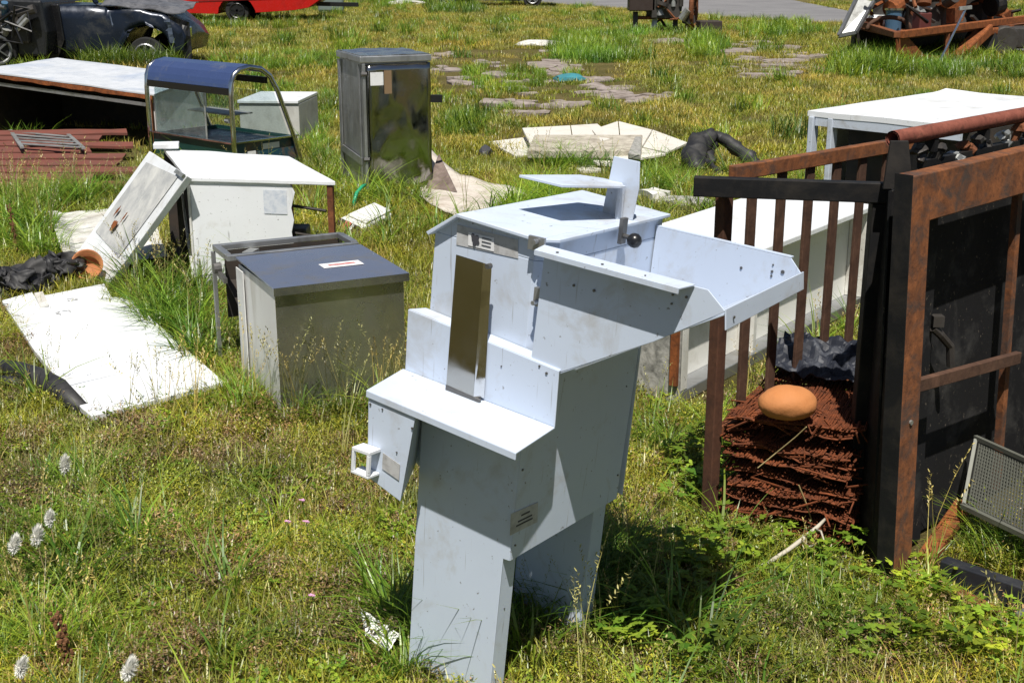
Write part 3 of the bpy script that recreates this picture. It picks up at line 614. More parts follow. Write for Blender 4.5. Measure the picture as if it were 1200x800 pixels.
# big white slab
sp = [(2, 352), (38, 342), (46, 357), (56, 356), (52, 346), (122, 332), (131, 348), (150, 348), (205, 397), (263, 447), (186, 467), (107, 487), (95, 477), (40, 410)]
tilt = lambda px, py: .05 + .03 * (px < 60)
pts = [at(x, y, .05) for x, y in sp]
b = BM(); prism(b, [p + Vector((0, 0, 0)) for p in pts], (0, 0, -.022))
bmesh.ops.triangulate(b, faces=b.faces[:])
slab = thing('white_slab', 'large bright white appliance panel with a notched top edge, flat on the near left grass', 'metal panel', (pts[9].x, pts[9].y, 0))
link('panel', b, WHITE, slab, bev=.003)
b = BM(); q = [at(40, 343, .06), at(50, 341, .075), at(57, 356, .065), at(47, 359, .06)]; prism(b, q, (0, 0, -.012)); link('bent_tab', b, WHITE_D, slab, bev=.002)
for (x, y, r) in ((84, 351, .035), (75, 366, .05), (153, 360, .05)):
    b = BM(); c = at(x, y, .0515)
    for k in range(5):
        a = rnd.uniform(0, 6.28); boxc(b, c + Vector((math.cos(a) * r * .6, math.sin(a) * r * .6, .001 + .0003 * k)), r * rnd.uniform(.5, .9), .007, .001, a + 1.2)
    link('scuff', b, LABEL, slab)
nograss(pts)
# black bag, cloth, terracotta pot, black strap at the left edge
p = at(18, 352); b = BM(); blob(b, p + Vector((0, .1, .06)), .14, .12, .085, 5, .5, 2.0, 3); rumple(b, .06, 14); solo('black_bag', b, BLACK_CLOTH, 'crumpled shiny black bag at the left edge behind the white slab', 'bag', p, smooth=True)
p = at(62, 336); b = BM(); blob(b, p + Vector((0, .08, .07)), .115, .10, .085, 5, .4, 2.0, 6); rumple(b, .05, 16, 3); solo('black_rag', b, BLACK_CLOTH, 'dull black heap of rag between black bag and clay pot', 'rag', p, smooth=True)
p = at(100, 332) + Vector((0, .06, 0)); b = BM()
prof = [(.0, .0), (.055, .0), (.064, .02), (.080, .085), (.082, .10), (.074, .10), (.062, .03), (0, .028)]
ax = Vector((.25, -.85, .46)).normalized(); bx = ax.cross(Vector((1, 0, 0))).normalized(); cx = ax.cross(bx)
rings = [[b.verts.new(p + Vector((0, .0, .075)) + ax * (h - .05) + (bx * math.cos(2 * math.pi * k / 20) + cx * math.sin(2 * math.pi * k / 20)) * max(r, .0005)) for k in range(20)] for r, h in prof]
for r0, r1 in zip(rings, rings[1:]):
    for k in range(20): b.faces.new((r0[k], r0[(k + 1) % 20], r1[(k + 1) % 20], r1[k]))
solo('clay_pot', b, TERRA, 'orange clay pot tipped on its side by the white slab', 'pot', p, smooth=True)
b = BM(); tube(b, [at(x, y, z) for x, y, z in ((-20, 428, .03), (20, 434, .045), (45, 443, .05), (68, 456, .05), (96, 480, .03))], [.035, .04, .045, .045, .03], 8); tube(b, [at(x, y, .02) for x, y in ((-10, 447), (14, 450), (30, 452))], [.03, .035, .02], 8)
p = at(40, 450); solo('black_strap', b, BLACK_CLOTH, 'black rubber strip half buried in grass left of the white slab', 'rubber strip', p, smooth=True)

# red boards
rb = thing('red_boards', 'raft of faded red boards lying side by side below the dark open counter', 'boards', at(80, 195))
r00, r10, r11, r01 = at(-30, 226), at(150, 226), at(166, 176), at(-30, 176)
for i in range(9):
    t0, t1 = i / 9 + rnd.uniform(.004, .015), (i + 1) / 9 - rnd.uniform(.004, .015); sx0, sx1 = rnd.uniform(-.25, .1), rnd.uniform(-.35, .12)
    q = [r00 + (r01 - r00) * t0, r10 + (r11 - r10) * t0, r10 + (r11 - r10) * t1, r00 + (r01 - r00) * t1]
    zz = .04 + .016 * i; tw = rnd.uniform(-.012, .012)
    q = [q[0] + V3(sx0, 0, zz + tw), q[1] + V3(sx1, 0, zz - tw), q[2] + V3(sx1 + rnd.uniform(-.05, .05), 0, zz - tw + .01), q[3] + V3(sx0, 0, zz + tw + .01)]
    b = BM(); sheet(b, *q, 12, 2, lambda u, v, i=i: .008 * noise.noise(Vector((u * 5, i, v))), .02); link('board', b, RED_WOOD, rb)
nograss([r00, r10, r11, r01])
p = at(48, 168); b = BM(); lv = thing('louvre_panel', 'grey slatted vent panel lying on the red boards under the counter', 'vent', p)
for i in range(5):
    b = BM(); a0 = at(12 + i * 3, 154 + i * 3.6, .17); a1 = at(80 + i * 4, 160 + i * 3.2, .17); beam(b, a0, a1, .045, .006); link('slat', b, ALU, lv)
b = BM(); beam(b, at(12, 153, .165), at(26, 173, .165), .03, .015); beam(b, at(80, 158, .165), at(98, 174, .165), .03, .015); link('frame', b, ALU, lv)

# white topped counter with rusty edge
L = Vector((-4.9, 11.9, 0)); Rr = Vector((-3.04, 11.22, 0)); bkv = Vector((.35, 1.1, 0))
ct = thing('old_counter', 'white topped counter with rusted front edge and dark open underside', 'counter', L)
tl, tr = L + Vector((0, 0, .60)), Rr + Vector((0, 0, .395))
tl = atd(-25, 84, L.y); tr = atd(179, 113, Rr.y)
bl_, br_ = tl + bkv + Vector((0, 0, .02)), tr + bkv * .95 + Vector((-.12, 0, .06))
b = BM(); sheet(b, tl + V3(0, -.03, .02), tr + V3(.02, -.03, .02), br_ + V3(0, 0, .02), bl_ + V3(0, 0, .02), 14, 8, lambda u, v: .01 * noise.noise(Vector((u * 4, v * 3, 7))), .012); link('top', b, WHITE_TOP, ct)
b = BM(); n1 = 22; jag = [tl + (tr - tl) * (i / n1) + V3(0, -.025, -.025 - .025 * abs(noise.noise(Vector((i * .7, 0, 2))))) for i in range(n1 + 1)]
prism(b, [tl + V3(0, -.025, .006), *jag, tr + V3(0, -.025, .006)], (0, .02, 0)); bmesh.ops.triangulate(b, faces=b.faces[:]); link('rusted_edge', b, RUST_OR, ct)
b = BM(); beam(b, tl + V3(0, .02, -.09), tr + V3(-.05, .02, -.075), .02, .03); link('under_rail', b, GALV, ct)
b = BM(); beam(b, V3(tr.x - .03, tr.y, 0), tr + V3(-.03, 0, -.008), .06, .04, (1, 0, 0)); link('corner_post', b, RUST_OR, ct, bev=.004)
b = BM(); plate(b, [V3(tr.x, tr.y + .03, 0), V3(br_.x, br_.y, 0), br_, tr + V3(0, .03, 0)], .01); link('end_panel', b, STEEL_WHITE, ct)
k1 = .62; k2 = .74
for (s0, s1) in ((0, k1), (k2, 1)):
    q0, q1 = bl_ + (br_ - bl_) * s0, bl_ + (br_ - bl_) * s1
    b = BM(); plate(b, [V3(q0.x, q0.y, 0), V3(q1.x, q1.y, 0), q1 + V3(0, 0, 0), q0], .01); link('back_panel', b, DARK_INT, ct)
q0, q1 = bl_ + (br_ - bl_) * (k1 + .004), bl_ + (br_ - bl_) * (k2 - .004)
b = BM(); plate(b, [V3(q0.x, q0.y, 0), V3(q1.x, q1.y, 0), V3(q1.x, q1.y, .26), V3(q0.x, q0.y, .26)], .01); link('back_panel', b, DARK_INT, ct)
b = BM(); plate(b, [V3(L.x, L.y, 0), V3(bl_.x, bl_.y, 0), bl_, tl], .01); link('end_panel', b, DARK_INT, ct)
nograss([L, Rr, V3(br_.x, br_.y, 0), V3(bl_.x, bl_.y, 0)])
p = at(139, 80, .55); b = BM(); 
p = br_ + (bl_ - br_) * .18 + V3(0, -.12, .05); boxc(b, p, .17, .10, .06, -.2); solo('white_carton', b, SCALE_W, 'little white box sitting on the back of the counter top', 'box', p, bev=.004)

# glass display case
GA = at(275, 206); gf = (at(165, 186) - GA); gd = at(361, 192) - GA
gf = gf.normalized() * 1.10; gd = (gd - gf * (gd.dot(gf) / gf.dot(gf)) * .6).normalized() * .66
gc = thing('display_case', 'curved glass display case with blue hood, chrome arches and dark green base', 'display case', GA)
def g_(s, t, z): return GA + gf * s + gd * t + V3(0, 0, z)
arch = [(0, 0), (0, .30), (.0, .60), (.015, .70), (.06, .765), (.14, .80), (.28, .815), (.45, .795), (.58, .735), (.68, .62), (.78, .45), (.9, .24), (1.0, .02)]
for s in (-.015, 1.015):
    b = BM(); tube(b, [g_(s, t, z) for t, z in arch], .02, 8); link('arch_tube', b, CHROME, gc, smooth=True)
b = BM(); prism(b, [g_(.01, .01, .02), g_(.99, .01, .02), g_(.99, .01, .24), g_(.01, .01, .24)], gd * .02); base = link('front_skirt', b, GREEN_BASE, gc, bev=.004)
b = BM(); prism(b, [g_(.01, .035, .02), g_(.01, .99, .02), g_(.01, .99, .24), g_(.01, .035, .24)], gf * .02); e_ = link('end_skirt', b, TEAL_BASE, gc, bev=.004)
b = BM(); plate(b, [g_(.008, .45, .17), g_(.008, .70, .17), g_(.008, .70, .215), g_(.008, .45, .215)], .002); link('torn_sticker', b, LABEL_W, e_)
b = BM(); plate(b, [g_(.008, .22, .13), g_(.008, .34, .13), g_(.008, .34, .17), g_(.008, .22, .17)], .002); link('torn_sticker', b, LABEL_W, e_)
b = BM(); prism(b, [g_(.97, .035, .02), g_(.97, .99, .02), g_(.97, .99, .24), g_(.97, .035, .24)], gf * .02); link('end_skirt', b, GREEN_BASE, gc)
b = BM(); prism(b, [g_(.035, .97, .02), g_(.965, .97, .02), g_(.965, .97, .24), g_(.035, .97, .24)], gd * .02); link('back_skirt', b, GREEN_BASE, gc)
b = BM(); prism(b, [g_(.035, .035, .20), g_(.965, .035, .20), g_(.965, .965, .20), g_(.035, .965, .20)], (0, 0, .012)); fl_ = link('deck', b, surf('rusty_steel_deck', (0.16, 0.17, 0.19), .3, metal=.5, dirt=(.07, .06, .05), dirt_amt=.4, rust=.35, rust_scale=3), gc)
b = BM(); beam(b, g_(0, 0, .247), g_(1, 0, .247), .03, .012); beam(b, g_(0, .02, .247), g_(0, .98, .247), .03, .012); link('deck_trim', b, CHROME, gc)
hoodpts = [(0.0, .665), (.006, .69), (.02, .725), (.06, .775), (.14, .817), (.28, .834), (.45, .814), (.55, .77)]
b = BM(); rows = [[b.verts.new(g_(s, t, z)) for s in (.0, .25, .5, .75, 1.0)] for t, z in hoodpts]; rows2 = [[b.verts.new(g_(s, t + .01, z - .012)) for s in (.0, .25, .5, .75, 1.0)] for t, z in hoodpts]
for r0, r1 in ((rows, 1), (rows2, -1)):
    for j in range(len(r0) - 1):
        for i in range(4): b.faces.new((r0[j][i], r0[j][i + 1], r0[j + 1][i + 1], r0[j + 1][i]))
for j in range(len(rows) - 1):
    for i in (0, 4): b.faces.new((rows[j][i], rows[j + 1][i], rows2[j + 1][i], rows2[j][i]))
for j in (0, len(rows) - 1):
    for i in range(4): b.faces.new((rows[j][i], rows[j][i + 1], rows2[j][i + 1], rows2[j][i]))
hd = link('hood', b, BLUE_TOP, gc, smooth=False)
b = BM(); beam(b, g_(.01, .005, .637), g_(.99, .005, .637), .02, .05); link('hood_rail', b, BLACK_PLASTIC, gc)
b = BM(); beam(b, g_(.01, .56, .70), g_(.99, .56, .70), .02, .05); link('hood_rail', b, BLACK_PLASTIC, gc)
b = BM(); plate(b, [g_(.35, .06, .245), g_(.97, .06, .245), g_(.97, .06, .60), g_(.35, .06, .60)], .005); link('glass_pane', b, GLASS, gc)
b = BM(); plate(b, [g_(.04, .90, .245), g_(.97, .90, .245), g_(.97, .70, .60), g_(.04, .70, .60)], .005); link('glass_pane', b, GLASS, gc)
b = BM(); plate(b, [g_(.98, .08, .245), g_(.98, .85, .245), g_(.98, .58, .68), g_(.98, .08, .68)], .005); link('glass_pane', b, GLASS, gc)
b = BM(); beam(b, g_(.35, .06, .215), g_(.35, .06, .60), .012, .012, (1, 0, 0)); link('glazing_bar', b, ALU, gc)
b = BM(); plate(b, [g_(.42, .5, .39), g_(.95, .5, .39), g_(.95, .85, .39), g_(.42, .85, .39)], .012); link('shelf', b, ALU, gc)
b = BM(); beam(b, g_(.06, .15, .21), g_(.10, .12, .40), .02, .012, (1, 0, 0)); cyl(b, g_(.14, .12, .40), gf, .018, .05, 8); link('bracket', b, ALU, gc)
nograss([g_(0, 0, 0), g_(1, 0, 0), g_(1, 1, 0), g_(0, 1, 0)])

# small white box behind the case
p = at(352, 166); bx_ = thing('small_freezer', 'small white freezer box with grey side, behind the glass display case', 'freezer', p)
fa = Vector((-1, .06, 0)).normalized(); fb = (at(376, 152) - p).normalized()
b = BM(); prism(b, [p, p + fa * .55, p + fa * .55 + fb * .75, p + fb * .75], (0, 0, .34)); link('body', b, surf('grey_white_cabinet', (.50, .50, .47), .6, dirt=(.30, .29, .26), dirt_amt=.3), bx_, bev=.008)
b = BM(); q = p + V3(0, 0, .342); prism(b, [q - fb * .015, q + fa * .56 - fb * .015, q + fa * .56 + fb * .76, q + fb * .76], (0, 0, .03)); link('lid', b, WHITE, bx_, bev=.006)
nograss([p, p + fa * .55, p + fa * .55 + fb * .75, p + fb * .75])

# tall stainless cabinet
TA = at(428, 230); ta = (at(505, 224) - TA).normalized(); tb = Vector((-ta.y, ta.x, 0))
tb = ((at(392, 206) - TA).normalized() * .7 + tb * .3).normalized()
tc_ = thing('tall_cabinet', 'tall dented stainless cabinet standing upright in the grass', 'cabinet', TA)
def t_(a, d, z): return TA + ta * a + tb * d + V3(0, 0, z)
TW, TD, TH = .50, .62, .97
b = BM(); prism(b, [t_(.01, .02, .02), t_(TW, .02, .02), t_(TW, TD, .02), t_(.01, TD, .02)], (0, 0, TH - .05)); link('body', b, GALV, tc_, bev=.005)
b = BM(); sheet(b, t_(.035, -.004, .02), t_(TW + .008, -.004, .0), t_(TW + .008, -.004, TH - .055), t_(.035, -.004, TH - .06), 14, 20, lambda u, v: .010 * noise.noise(Vector((u * 2.5, v * 3.5, 4))) + .006 * noise.noise(Vector((u * 7, v * 8, 2))), .02); do = link('door', b, MIRROR2, tc_, smooth=True)
b = BM(); plate(b, [t_(.06, -.018, TH - .20), t_(.155, -.018, TH - .20), t_(.155, -.018, TH - .11), t_(.06, -.018, TH - .11)], .001); link('sticker', b, LABEL_W, do)
b = BM(); plate(b, [t_(.16, -.018, TH - .26), t_(.215, -.018, TH - .26), t_(.215, -.018, TH - .10), t_(.16, -.018, TH - .10)], .001); link('worn_tape', b, surf('brown_tape', (.20, .13, .07), .6), do)
b = BM(); beam(b, t_(.015, -.005, 0.0), t_(.015, -.005, TH - .05), .03, .02, ta); link('door_frame', b, GALV, tc_, bev=.002)
b = BM(); prism(b, [t_(-.012, -.02, TH - .045), t_(TW + .015, -.02, TH - .045), t_(TW + .015, TD + .01, TH - .045), t_(-.012, TD + .01, TH - .045)], (0, 0, .045)); tp_ = link('top', b, GALV, tc_, bev=.006)
b = BM(); sheet(b, t_(.0, -.01, TH + .006), t_(TW, -.01, TH + .006), t_(TW, TD, TH + .006), t_(0, TD, TH + .006), 12, 8, lambda u, v: .012 * noise.noise(Vector((u * 4, v * 5, 8))), .005); link('crumpled_film', b, surf('crinkled_foil', (.40, .43, .50), .2, metal=.9, bumpy=.8, bump_scale=12), tp_)
b = BM(); beam(b, t_(TW + .01, .02, .66), t_(TW + .10, .015, .655), .02, .055); link('door_handle', b, BLACK_PLASTIC, tc_, bev=.004)
b = BM(); beam(b, t_(-.004, .04, .24), t_(-.004, TD - .02, .27), .01, .05); beam(b, t_(-.002, .06, .0), t_(-.002, .06, TH - .06), .03, .008, ta); beam(b, t_(-.003, TD - .03, .0), t_(-.003, TD - .03, TH - .06), .05, .008, ta); link('side_frame', b, GALV, tc_)
b = BM(); cyl(b, t_(.012, -.02, .26), ta, .015, .04, 8); cyl(b, t_(.012, -.02, TH - .12), ta, .015, .04, 8); link('door_hinge', b, BOLT, tc_)
nograss([t_(0, 0, 0), t_(TW, 0, 0), t_(TW, TD, 0), t_(0, TD, 0)])
# green hose bit
b = BM(); h0 = at(424, 247); tube(b, [at(415, 246, .0), at(415, 236, .06), at(418, 226, .11), at(424, 219, .13), at(428, 217, .13)], .012, 8); solo('hose_piece', b, GREEN_HOSE, 'short bright green hose curving up beside the tall steel cabinet', 'hose', h0, smooth=True)

# bent pale sheet (rug)
b = BM()
K = [at(490, 236), at(535, 262), at(640, 232), at(500, 206)]
def rugz(u, v):
    return .03 * noise.noise(Vector((u * 4, v * 3, 3))) + .02 + .30 * max(0, v - .52) ** 1.6 * max(0, 1 - u * 3.2) * 2.2
sheet(b, K[0] + V3(0, 0, .02), K[1] + V3(0, 0, .02), K[2] + V3(0, 0, .02), K[3] + V3(0, 0, .02), 20, 14, rugz, .008)
rug = thing('crumpled_lining', 'torn stained pale sheet with a pointed brown corner curling up, behind the grey machine', 'sheet', K[0])
link('flat_part', b, CARD, rug, smooth=True)
pk = [atd(514, 181, 9.6), at(494, 233), at(501, 247, .05), at(535, 225, .04), at(528, 212, .1)]
b = BM(); pa, pb, pc, pd, pe = pk
rows = []
for i in range(8):
    t = i / 7; l = pb.lerp(pa, t); r = pd.lerp(pa, t); row = []
    for j in range(7):
        s = j / 6; p = l.lerp(r, s); p = p + V3(0, .10 * math.sin(s * math.pi) * (1 - t) + .02 * noise.noise(Vector((s * 4, t * 5, 0))), 0); row.append(p)
    rows.append(row)
fr_ = [[b.verts.new(p) for p in row] for row in rows]; bk_ = [[b.verts.new(p + V3(0.004, .012, 0)) for p in row] for row in rows]
for gr, sg in ((fr_, 1), (bk_, -1)):
    for i in range(7):
        for j in range(6): b.faces.new((gr[i][j], gr[i][j + 1], gr[i + 1][j + 1], gr[i + 1][j]))
for i in range(7):
    for j in (0, 6): b.faces.new((fr_[i][j], fr_[i + 1][j], bk_[i + 1][j], bk_[i][j]))
link('curled_corner', b, surf('brown_stained_sheet', (.22, .17, .145), .85, dirt=(.08, .055, .045), dirt_amt=.5, dirt_scale=9, streak=True), rug, smooth=True)
nograss(K)

# kitchen scale
p = at(428, 262); sc = thing('kitchen_scale', 'small white scale with red and black display, lying in the grass', 'scale', p)
q = [at(398, 255, .06), at(424, 267, .04), at(459, 249, .06), at(436, 238, .07)]
b = BM(); prism(b, q, (0, 0, -.05)); link('body', b, SCALE_W, sc, bev=.012)
q2 = [q[0], q[1]]
ndn = (q[1] - q[0]).cross(V3(0, 0, 1)).normalized()
if ndn.y > 0: ndn = -ndn
e0_, e1_ = q[0].lerp(q[1], .04), q[0].lerp(q[1], .96)
fq = [e0_ + ndn * .055 + V3(0, 0, -.045), e1_ + ndn * .055 + V3(0, 0, -.045), e1_ + ndn * .004 + V3(0, 0, .004), e0_ + ndn * .004 + V3(0, 0, .004)]
b = BM(); prism(b, [fq[0], fq[1], fq[2], fq[3]], V3(0, .012, -.012)); dp = link('display', b, DISPLAY, sc)
b = BM(); m0 = [fq[0].lerp(fq[1], .35) , fq[0].lerp(fq[1], .62), fq[3].lerp(fq[2], .62), fq[3].lerp(fq[2], .35)]; plate(b, [x + ndn * .004 + V3(0, 0, .003) for x in m0], .002); link('red_window', b, INK_RED, dp)
b = BM(); m0 = [fq[0].lerp(fq[1], .68) , fq[0].lerp(fq[1], .78), fq[3].lerp(fq[2], .78), fq[3].lerp(fq[2], .68)]; plate(b, [x + ndn * .004 + V3(0, 0, .003) for x in m0], .002); link('key_strip', b, LABEL_W, dp)
b = BM(); prism(b, [x.lerp((q[0] + q[2]) / 2, .18) + V3(.02, .02, .004) for x in q], (0, 0, .012)); link('pan', b, SCALE_W, sc, bev=.004)
nograss(q)

# white tiled panels heap
hp = thing('panel_heap', 'heap of cracked white panels with a grimy foam board on top, in mid field', 'panels', at(690, 180))
defs = [([(572, 166), (622, 160), (640, 178), (605, 183)], .05, .02), ([(612, 150), (668, 147), (672, 172), (622, 170)], .13, .02), ([(669, 147), (700, 145), (724, 165), (673, 172)], .12, .02), ([(694, 152), (724, 142), (726, 161), (704, 165)], .14, .02), ([(725, 142), (764, 152), (752, 172), (727, 161)], .12, .02), ([(765, 152), (806, 167), (782, 178), (753, 172)], .09, .02),
        ([(728, 163), (752, 173), (780, 180), (735, 188), (700, 180)], .10, .02), ([(690, 186), (735, 184), (722, 193), (700, 191)], .06, .02), ([(660, 188), (700, 187), (709, 200), (680, 200)], .03, .02)]
for pts_, z, t in defs:
    b = BM(); qq = [at(x, y, z + rnd.uniform(-.012, .012)) for x, y in pts_]; prism(b, qq, (0, 0, -t)); bmesh.ops.triangulate(b, faces=b.faces[:]); link('panel', b, PANEL_W, hp, bev=.003)
b = BM(); prism(b, [at(x, y, .145) for x, y in ((618, 176), (752, 176), (753, 158), (626, 158))], (0, 0, -.07)); link('foam_board', b, FOAM, hp, bev=.01)
b = BM(); prism(b, [at(x, y, .158) for x, y in ((736, 179), (751, 181), (752, 160), (744, 160))], (0, 0, -.05)); link('torn_foam_end', b, MOTTLE, hp, bev=.01)
nograss([at(*q) for q in ((575, 168), (620, 152), (725, 145), (800, 168), (740, 188), (700, 198), (620, 182))])
# black leather heap
p = at(845, 196); lt = thing('black_padding', 'folded black padded strip slumped on the grass beside the white panels', 'padding', p)
def soft_tube(pts, rad, n=12, seed=0.0, amp=.035):
    P = [at(*q) for q in pts]; Q = []; Rr_ = []
    for k in range(len(P) - 1):
        for m in range(5): Q.append(P[k].lerp(P[k + 1], m / 5)); Rr_.append(rad[k] + (rad[k + 1] - rad[k]) * m / 5)
    Q.append(P[-1]); Rr_.append(rad[-1]); b = BM(); tube(b, Q, Rr_, n); rumple(b, amp, 11, seed); return b
link('fold', soft_tube(((818, 200, .04), (811, 184, .11), (820, 168, .19), (838, 157, .26)), [.05, .085, .10, .04], 14, 1), BLACK_CLOTH, lt, smooth=True)
link('fold', soft_tube(((832, 192, .05), (828, 178, .12), (832, 166, .20), (836, 158, .25)), [.04, .06, .06, .03], 12, 4), BLACK_CLOTH, lt, smooth=True)
link('strip', soft_tube(((828, 157, .26), (845, 161, .23), (862, 173, .16), (878, 185, .09), (888, 195, .03)), [.03, .045, .055, .06, .045], 12, 7, .02), BLACK_CLOTH, lt, smooth=True)
link('flap', soft_tube(((804, 174, .10), (818, 186, .09), (835, 197, .05), (845, 205, .02)), [.03, .04, .035, .03], 10, 9), BLACK_CLOTH, lt, smooth=True)
# little scraps
for (x, y, w, d, h, m, nm, lb, ct_) in ((765, 238, .09, .13, .09, WHITE_D, 'foam_chunk', 'white foam chunk in the grass behind the chute', 'foam'),
                                       (805, 242, .20, .12, .05, MOTTLE, 'flat_stone', 'flat dark grey stone in the grass left of the cage', 'stone'),
                                       (668, 96, .22, .25, .08, TWINE, 'plastic_scrap', 'small teal plastic scrap among the paving stones', 'scrap'),
                                       (476, 6, .7, .5, .12, WHITE_D, 'white_scrap', 'white sheet scrap far off in the yellow grass', 'scrap'),
                                       (633, 54, .5, .4, .08, WHITE_D, 'pale_stone', 'pale flat stone beside the bright green grass strip', 'stone'),
                                       (568, 184, .06, .06, .07, INK, 'dark_clod', 'small round dark clod on dry grass beside the pale sheet', 'clod')):
    p = at(x, y); b = BM(); (boxc(b, p + V3(0, 0, h * .4), w * 1.6, d * 1.5, h * 1.1, .5) if nm == 'foam_chunk' else blob(b, p + V3(0, 0, h * .4), w, d, h, 2, .35, 2, x)); bmesh.ops.subdivide_edges(b, edges=b.edges[:], cuts=2, use_grid_fill=True) if nm == 'foam_chunk' else None; rumple(b, .02, 9, x); solo(nm, b, m, lb, ct_, p)
    

# ------------------------------------------------------------------ right group
# chest freezer lying on its side behind the cage
FA = at(797, 474); fd = Vector((.60, .80, 0)).normalized(); fn = Vector((-fd.y, fd.x, 0))   # fd along, fn to the back
FL, FD_, FH = 1.80, .58, .50
fz_ = thing('chest_freezer', 'long white chest freezer on its side with open cavity, behind the cage', 'freezer', FA)
def f_(a, d, z): return FA + fd * a + fn * d + V3(0, 0, z)
b = BM(); prism(b, [f_(-.02, -.015, FH - .03), f_(FL, -.015, FH - .03), f_(FL, FD_, FH - .03), f_(-.02, FD_, FH - .03)], (0, 0, .03)); link('upper_side', b, WHITE, fz_, bev=.006)
b = BM(); prism(b, [f_(0, 0, .0), f_(FL, 0, 0), f_(FL, FD_, 0), f_(0, FD_, 0)], (0, 0, .05)); link('lower_side', b, GALV, fz_, bev=.004)
b = BM(); prism(b, [f_(0, .085, .051), f_(FL, .085, .051), f_(FL, FD_, .051), f_(0, FD_, .051)], (0, 0, FH - .082)); link('inner_liner', b, CREAM, fz_)
b = BM(); prism(b, [f_(0.0, 0, .051), f_(.05, 0, .051), f_(.05, .084, .051), f_(0.0, .084, .051)], (0, 0, FH - .082)); link('end_frame', b, WHITE_D, fz_, bev=.003)
b = BM(); prism(b, [f_(FL - .05, 0, .051), f_(FL, 0, .051), f_(FL, .084, .051), f_(FL - .05, .084, .051)], (0, 0, FH - .082)); link('end_frame', b, WHITE_D, fz_, bev=.003)
b = BM(); prism(b, [f_(-.012, .0, .0), f_(-.012, FD_, .0), f_(-.012, FD_, FH - .032), f_(-.012, 0, FH - .032)], fd * .011); link('end_panel', b, MOTTLE, fz_)
b = BM(); beam(b, f_(-.02, .02, .08), f_(-.02, .02, FH - .04), .03, .02, fd); link('rusted_strip', b, RUST_OR, fz_)
b = BM(); prism(b, [f_(.62, 0.01, .051), f_(.645, 0.01, .051), f_(.645, .084, .051), f_(.62, .084, .051)], (0, 0, FH - .082)); link('divider', b, WHITE_D, fz_)
nograss([f_(0, 0, 0), f_(FL, 0, 0), f_(FL, FD_, 0), f_(0, FD_, 0)])

nograss([f_(-.1, -.16, 0), f_(FL, -.10, 0), f_(FL, 0, 0), f_(-.1, 0, 0)])
# second white appliance further back (open frame, legs)
Z2 = .80
q1, q2, q3 = at(950, 134, Z2), at(1110, 150, Z2), at(1087, 108, Z2)
ex = (q2 - q1).normalized(); ey = Vector((-ex.y, ex.x, 0)); w2 = (q2 - q1).length * 1.1; l2 = max(1.2, (q3 - q1).dot(ey))
ap = thing('open_white_appliance', 'white topped appliance with an open dark front and pale corner posts, beyond the cage', 'appliance', V3(q1.x, q1.y, 0))
def e_f(a, d, z): return V3(q1.x, q1.y, 0) + ex * a + ey * d + V3(0, 0, z)
b = BM(); sheet(b, e_f(-.01, -.015, Z2 + .02), e_f(w2, -.015, Z2 + .02), e_f(w2, l2, Z2 + .02), e_f(-.01, l2, Z2 + .02), 16, 20, lambda u, v: .003 * noise.noise(Vector((u * 3, v * 4, 9))) + .05 * max(0, v - .93) * 14 * max(0, .25 - u), .028); link('top', b, WHITE, ap)
b = BM(); beam(b, e_f(.04, .0, Z2 - .032), e_f(w2, .0, Z2 - .032), .025, .05); link('front_rail', b, GREY_PAINT2, ap)
for a in (.02, .135):
    b = BM(); beam(b, e_f(a, .0 + a * .1, 0), e_f(a, .0 + a * .1, Z2 - .01), .06 , .03, ex); link('corner_post', b, GREY_PAINT2, ap, bev=.003)
b = BM(); prism(b, [e_f(.18, .05, .1), e_f(w2, .05, .1), e_f(w2, l2 - .05, .1), e_f(.18, l2 - .05, .1)], (0, 0, .3)); link('lower_body', b, DARK_INT, ap)
b = BM(); prism(b, [e_f(.185, .10, .401), e_f(w2, .10, .401), e_f(w2, l2 - .05, .401), e_f(.185, l2 - .05, .401)], (0, 0, Z2 - .43)); link('inner_wall', b, DARK_INT, ap)
b = BM(); tube(b, [e_f(.22, .06, Z2 - .16), e_f(.33, .04, Z2 - .19), e_f(.42, .08, Z2 - .175), e_f(.62, .05, Z2 - .16)], .014, 8); link('gas_pipe', b, ALU, ap, smooth=True)
b = BM(); plate(b, [e_f(-.005, .25, .1), e_f(-.005, l2, .1), e_f(-.005, l2, Z2 - .02), e_f(-.005, .25, Z2 - .02)], .01); link('end_panel', b, WHITE_D, ap)
nograss([e_f(0, 0, 0), e_f(w2, 0, 0), e_f(w2, l2, 0), e_f(0, l2, 0)])

# rusty cage
dC = Vector((.746, .666, 0)).normalized(); dF = Vector((dC.y, -dC.x, 0))
C0 = Vector((.60, 3.575, 0)); CZ = 1.03
cg = thing('slatted_cage', 'rusty slatted steel cage with black front rail beside the grey machine chute', 'cage', C0)
rt = at(1030, 223, CZ); 
b = BM(); beam(b, at(813, 218, CZ), at(1046, 226, CZ), .032, .055); link('front_rail', b, BLACK_PAINT, cg, bev=.003)
b = BM(); beam(b, V3(C0.x, C0.y, 0), V3(C0.x, C0.y, CZ - .03), .035, .04, dC); link('corner_post', b, rusty('rust_post', (.035, .02, .016), (.13, .055, .03)), cg, bev=.003)
SR1 = C0 + dC * .96
b = BM(); beam(b, C0 + dC * .03 + V3(0, 0, CZ + .025), SR1 + V3(0, 0, CZ + .025), .03, .042); link('side_rail', b, RUST_FR, cg, bev=.003)
for i in range(6):
    s = .125 + i * .138
    b = BM(); beam(b, C0 + dC * s + V3(0, 0, .30), C0 + dC * s + V3(0, 0, CZ + .003), .037, .012, dF); link('slat', b, RUST_BR, cg, bev=.002)
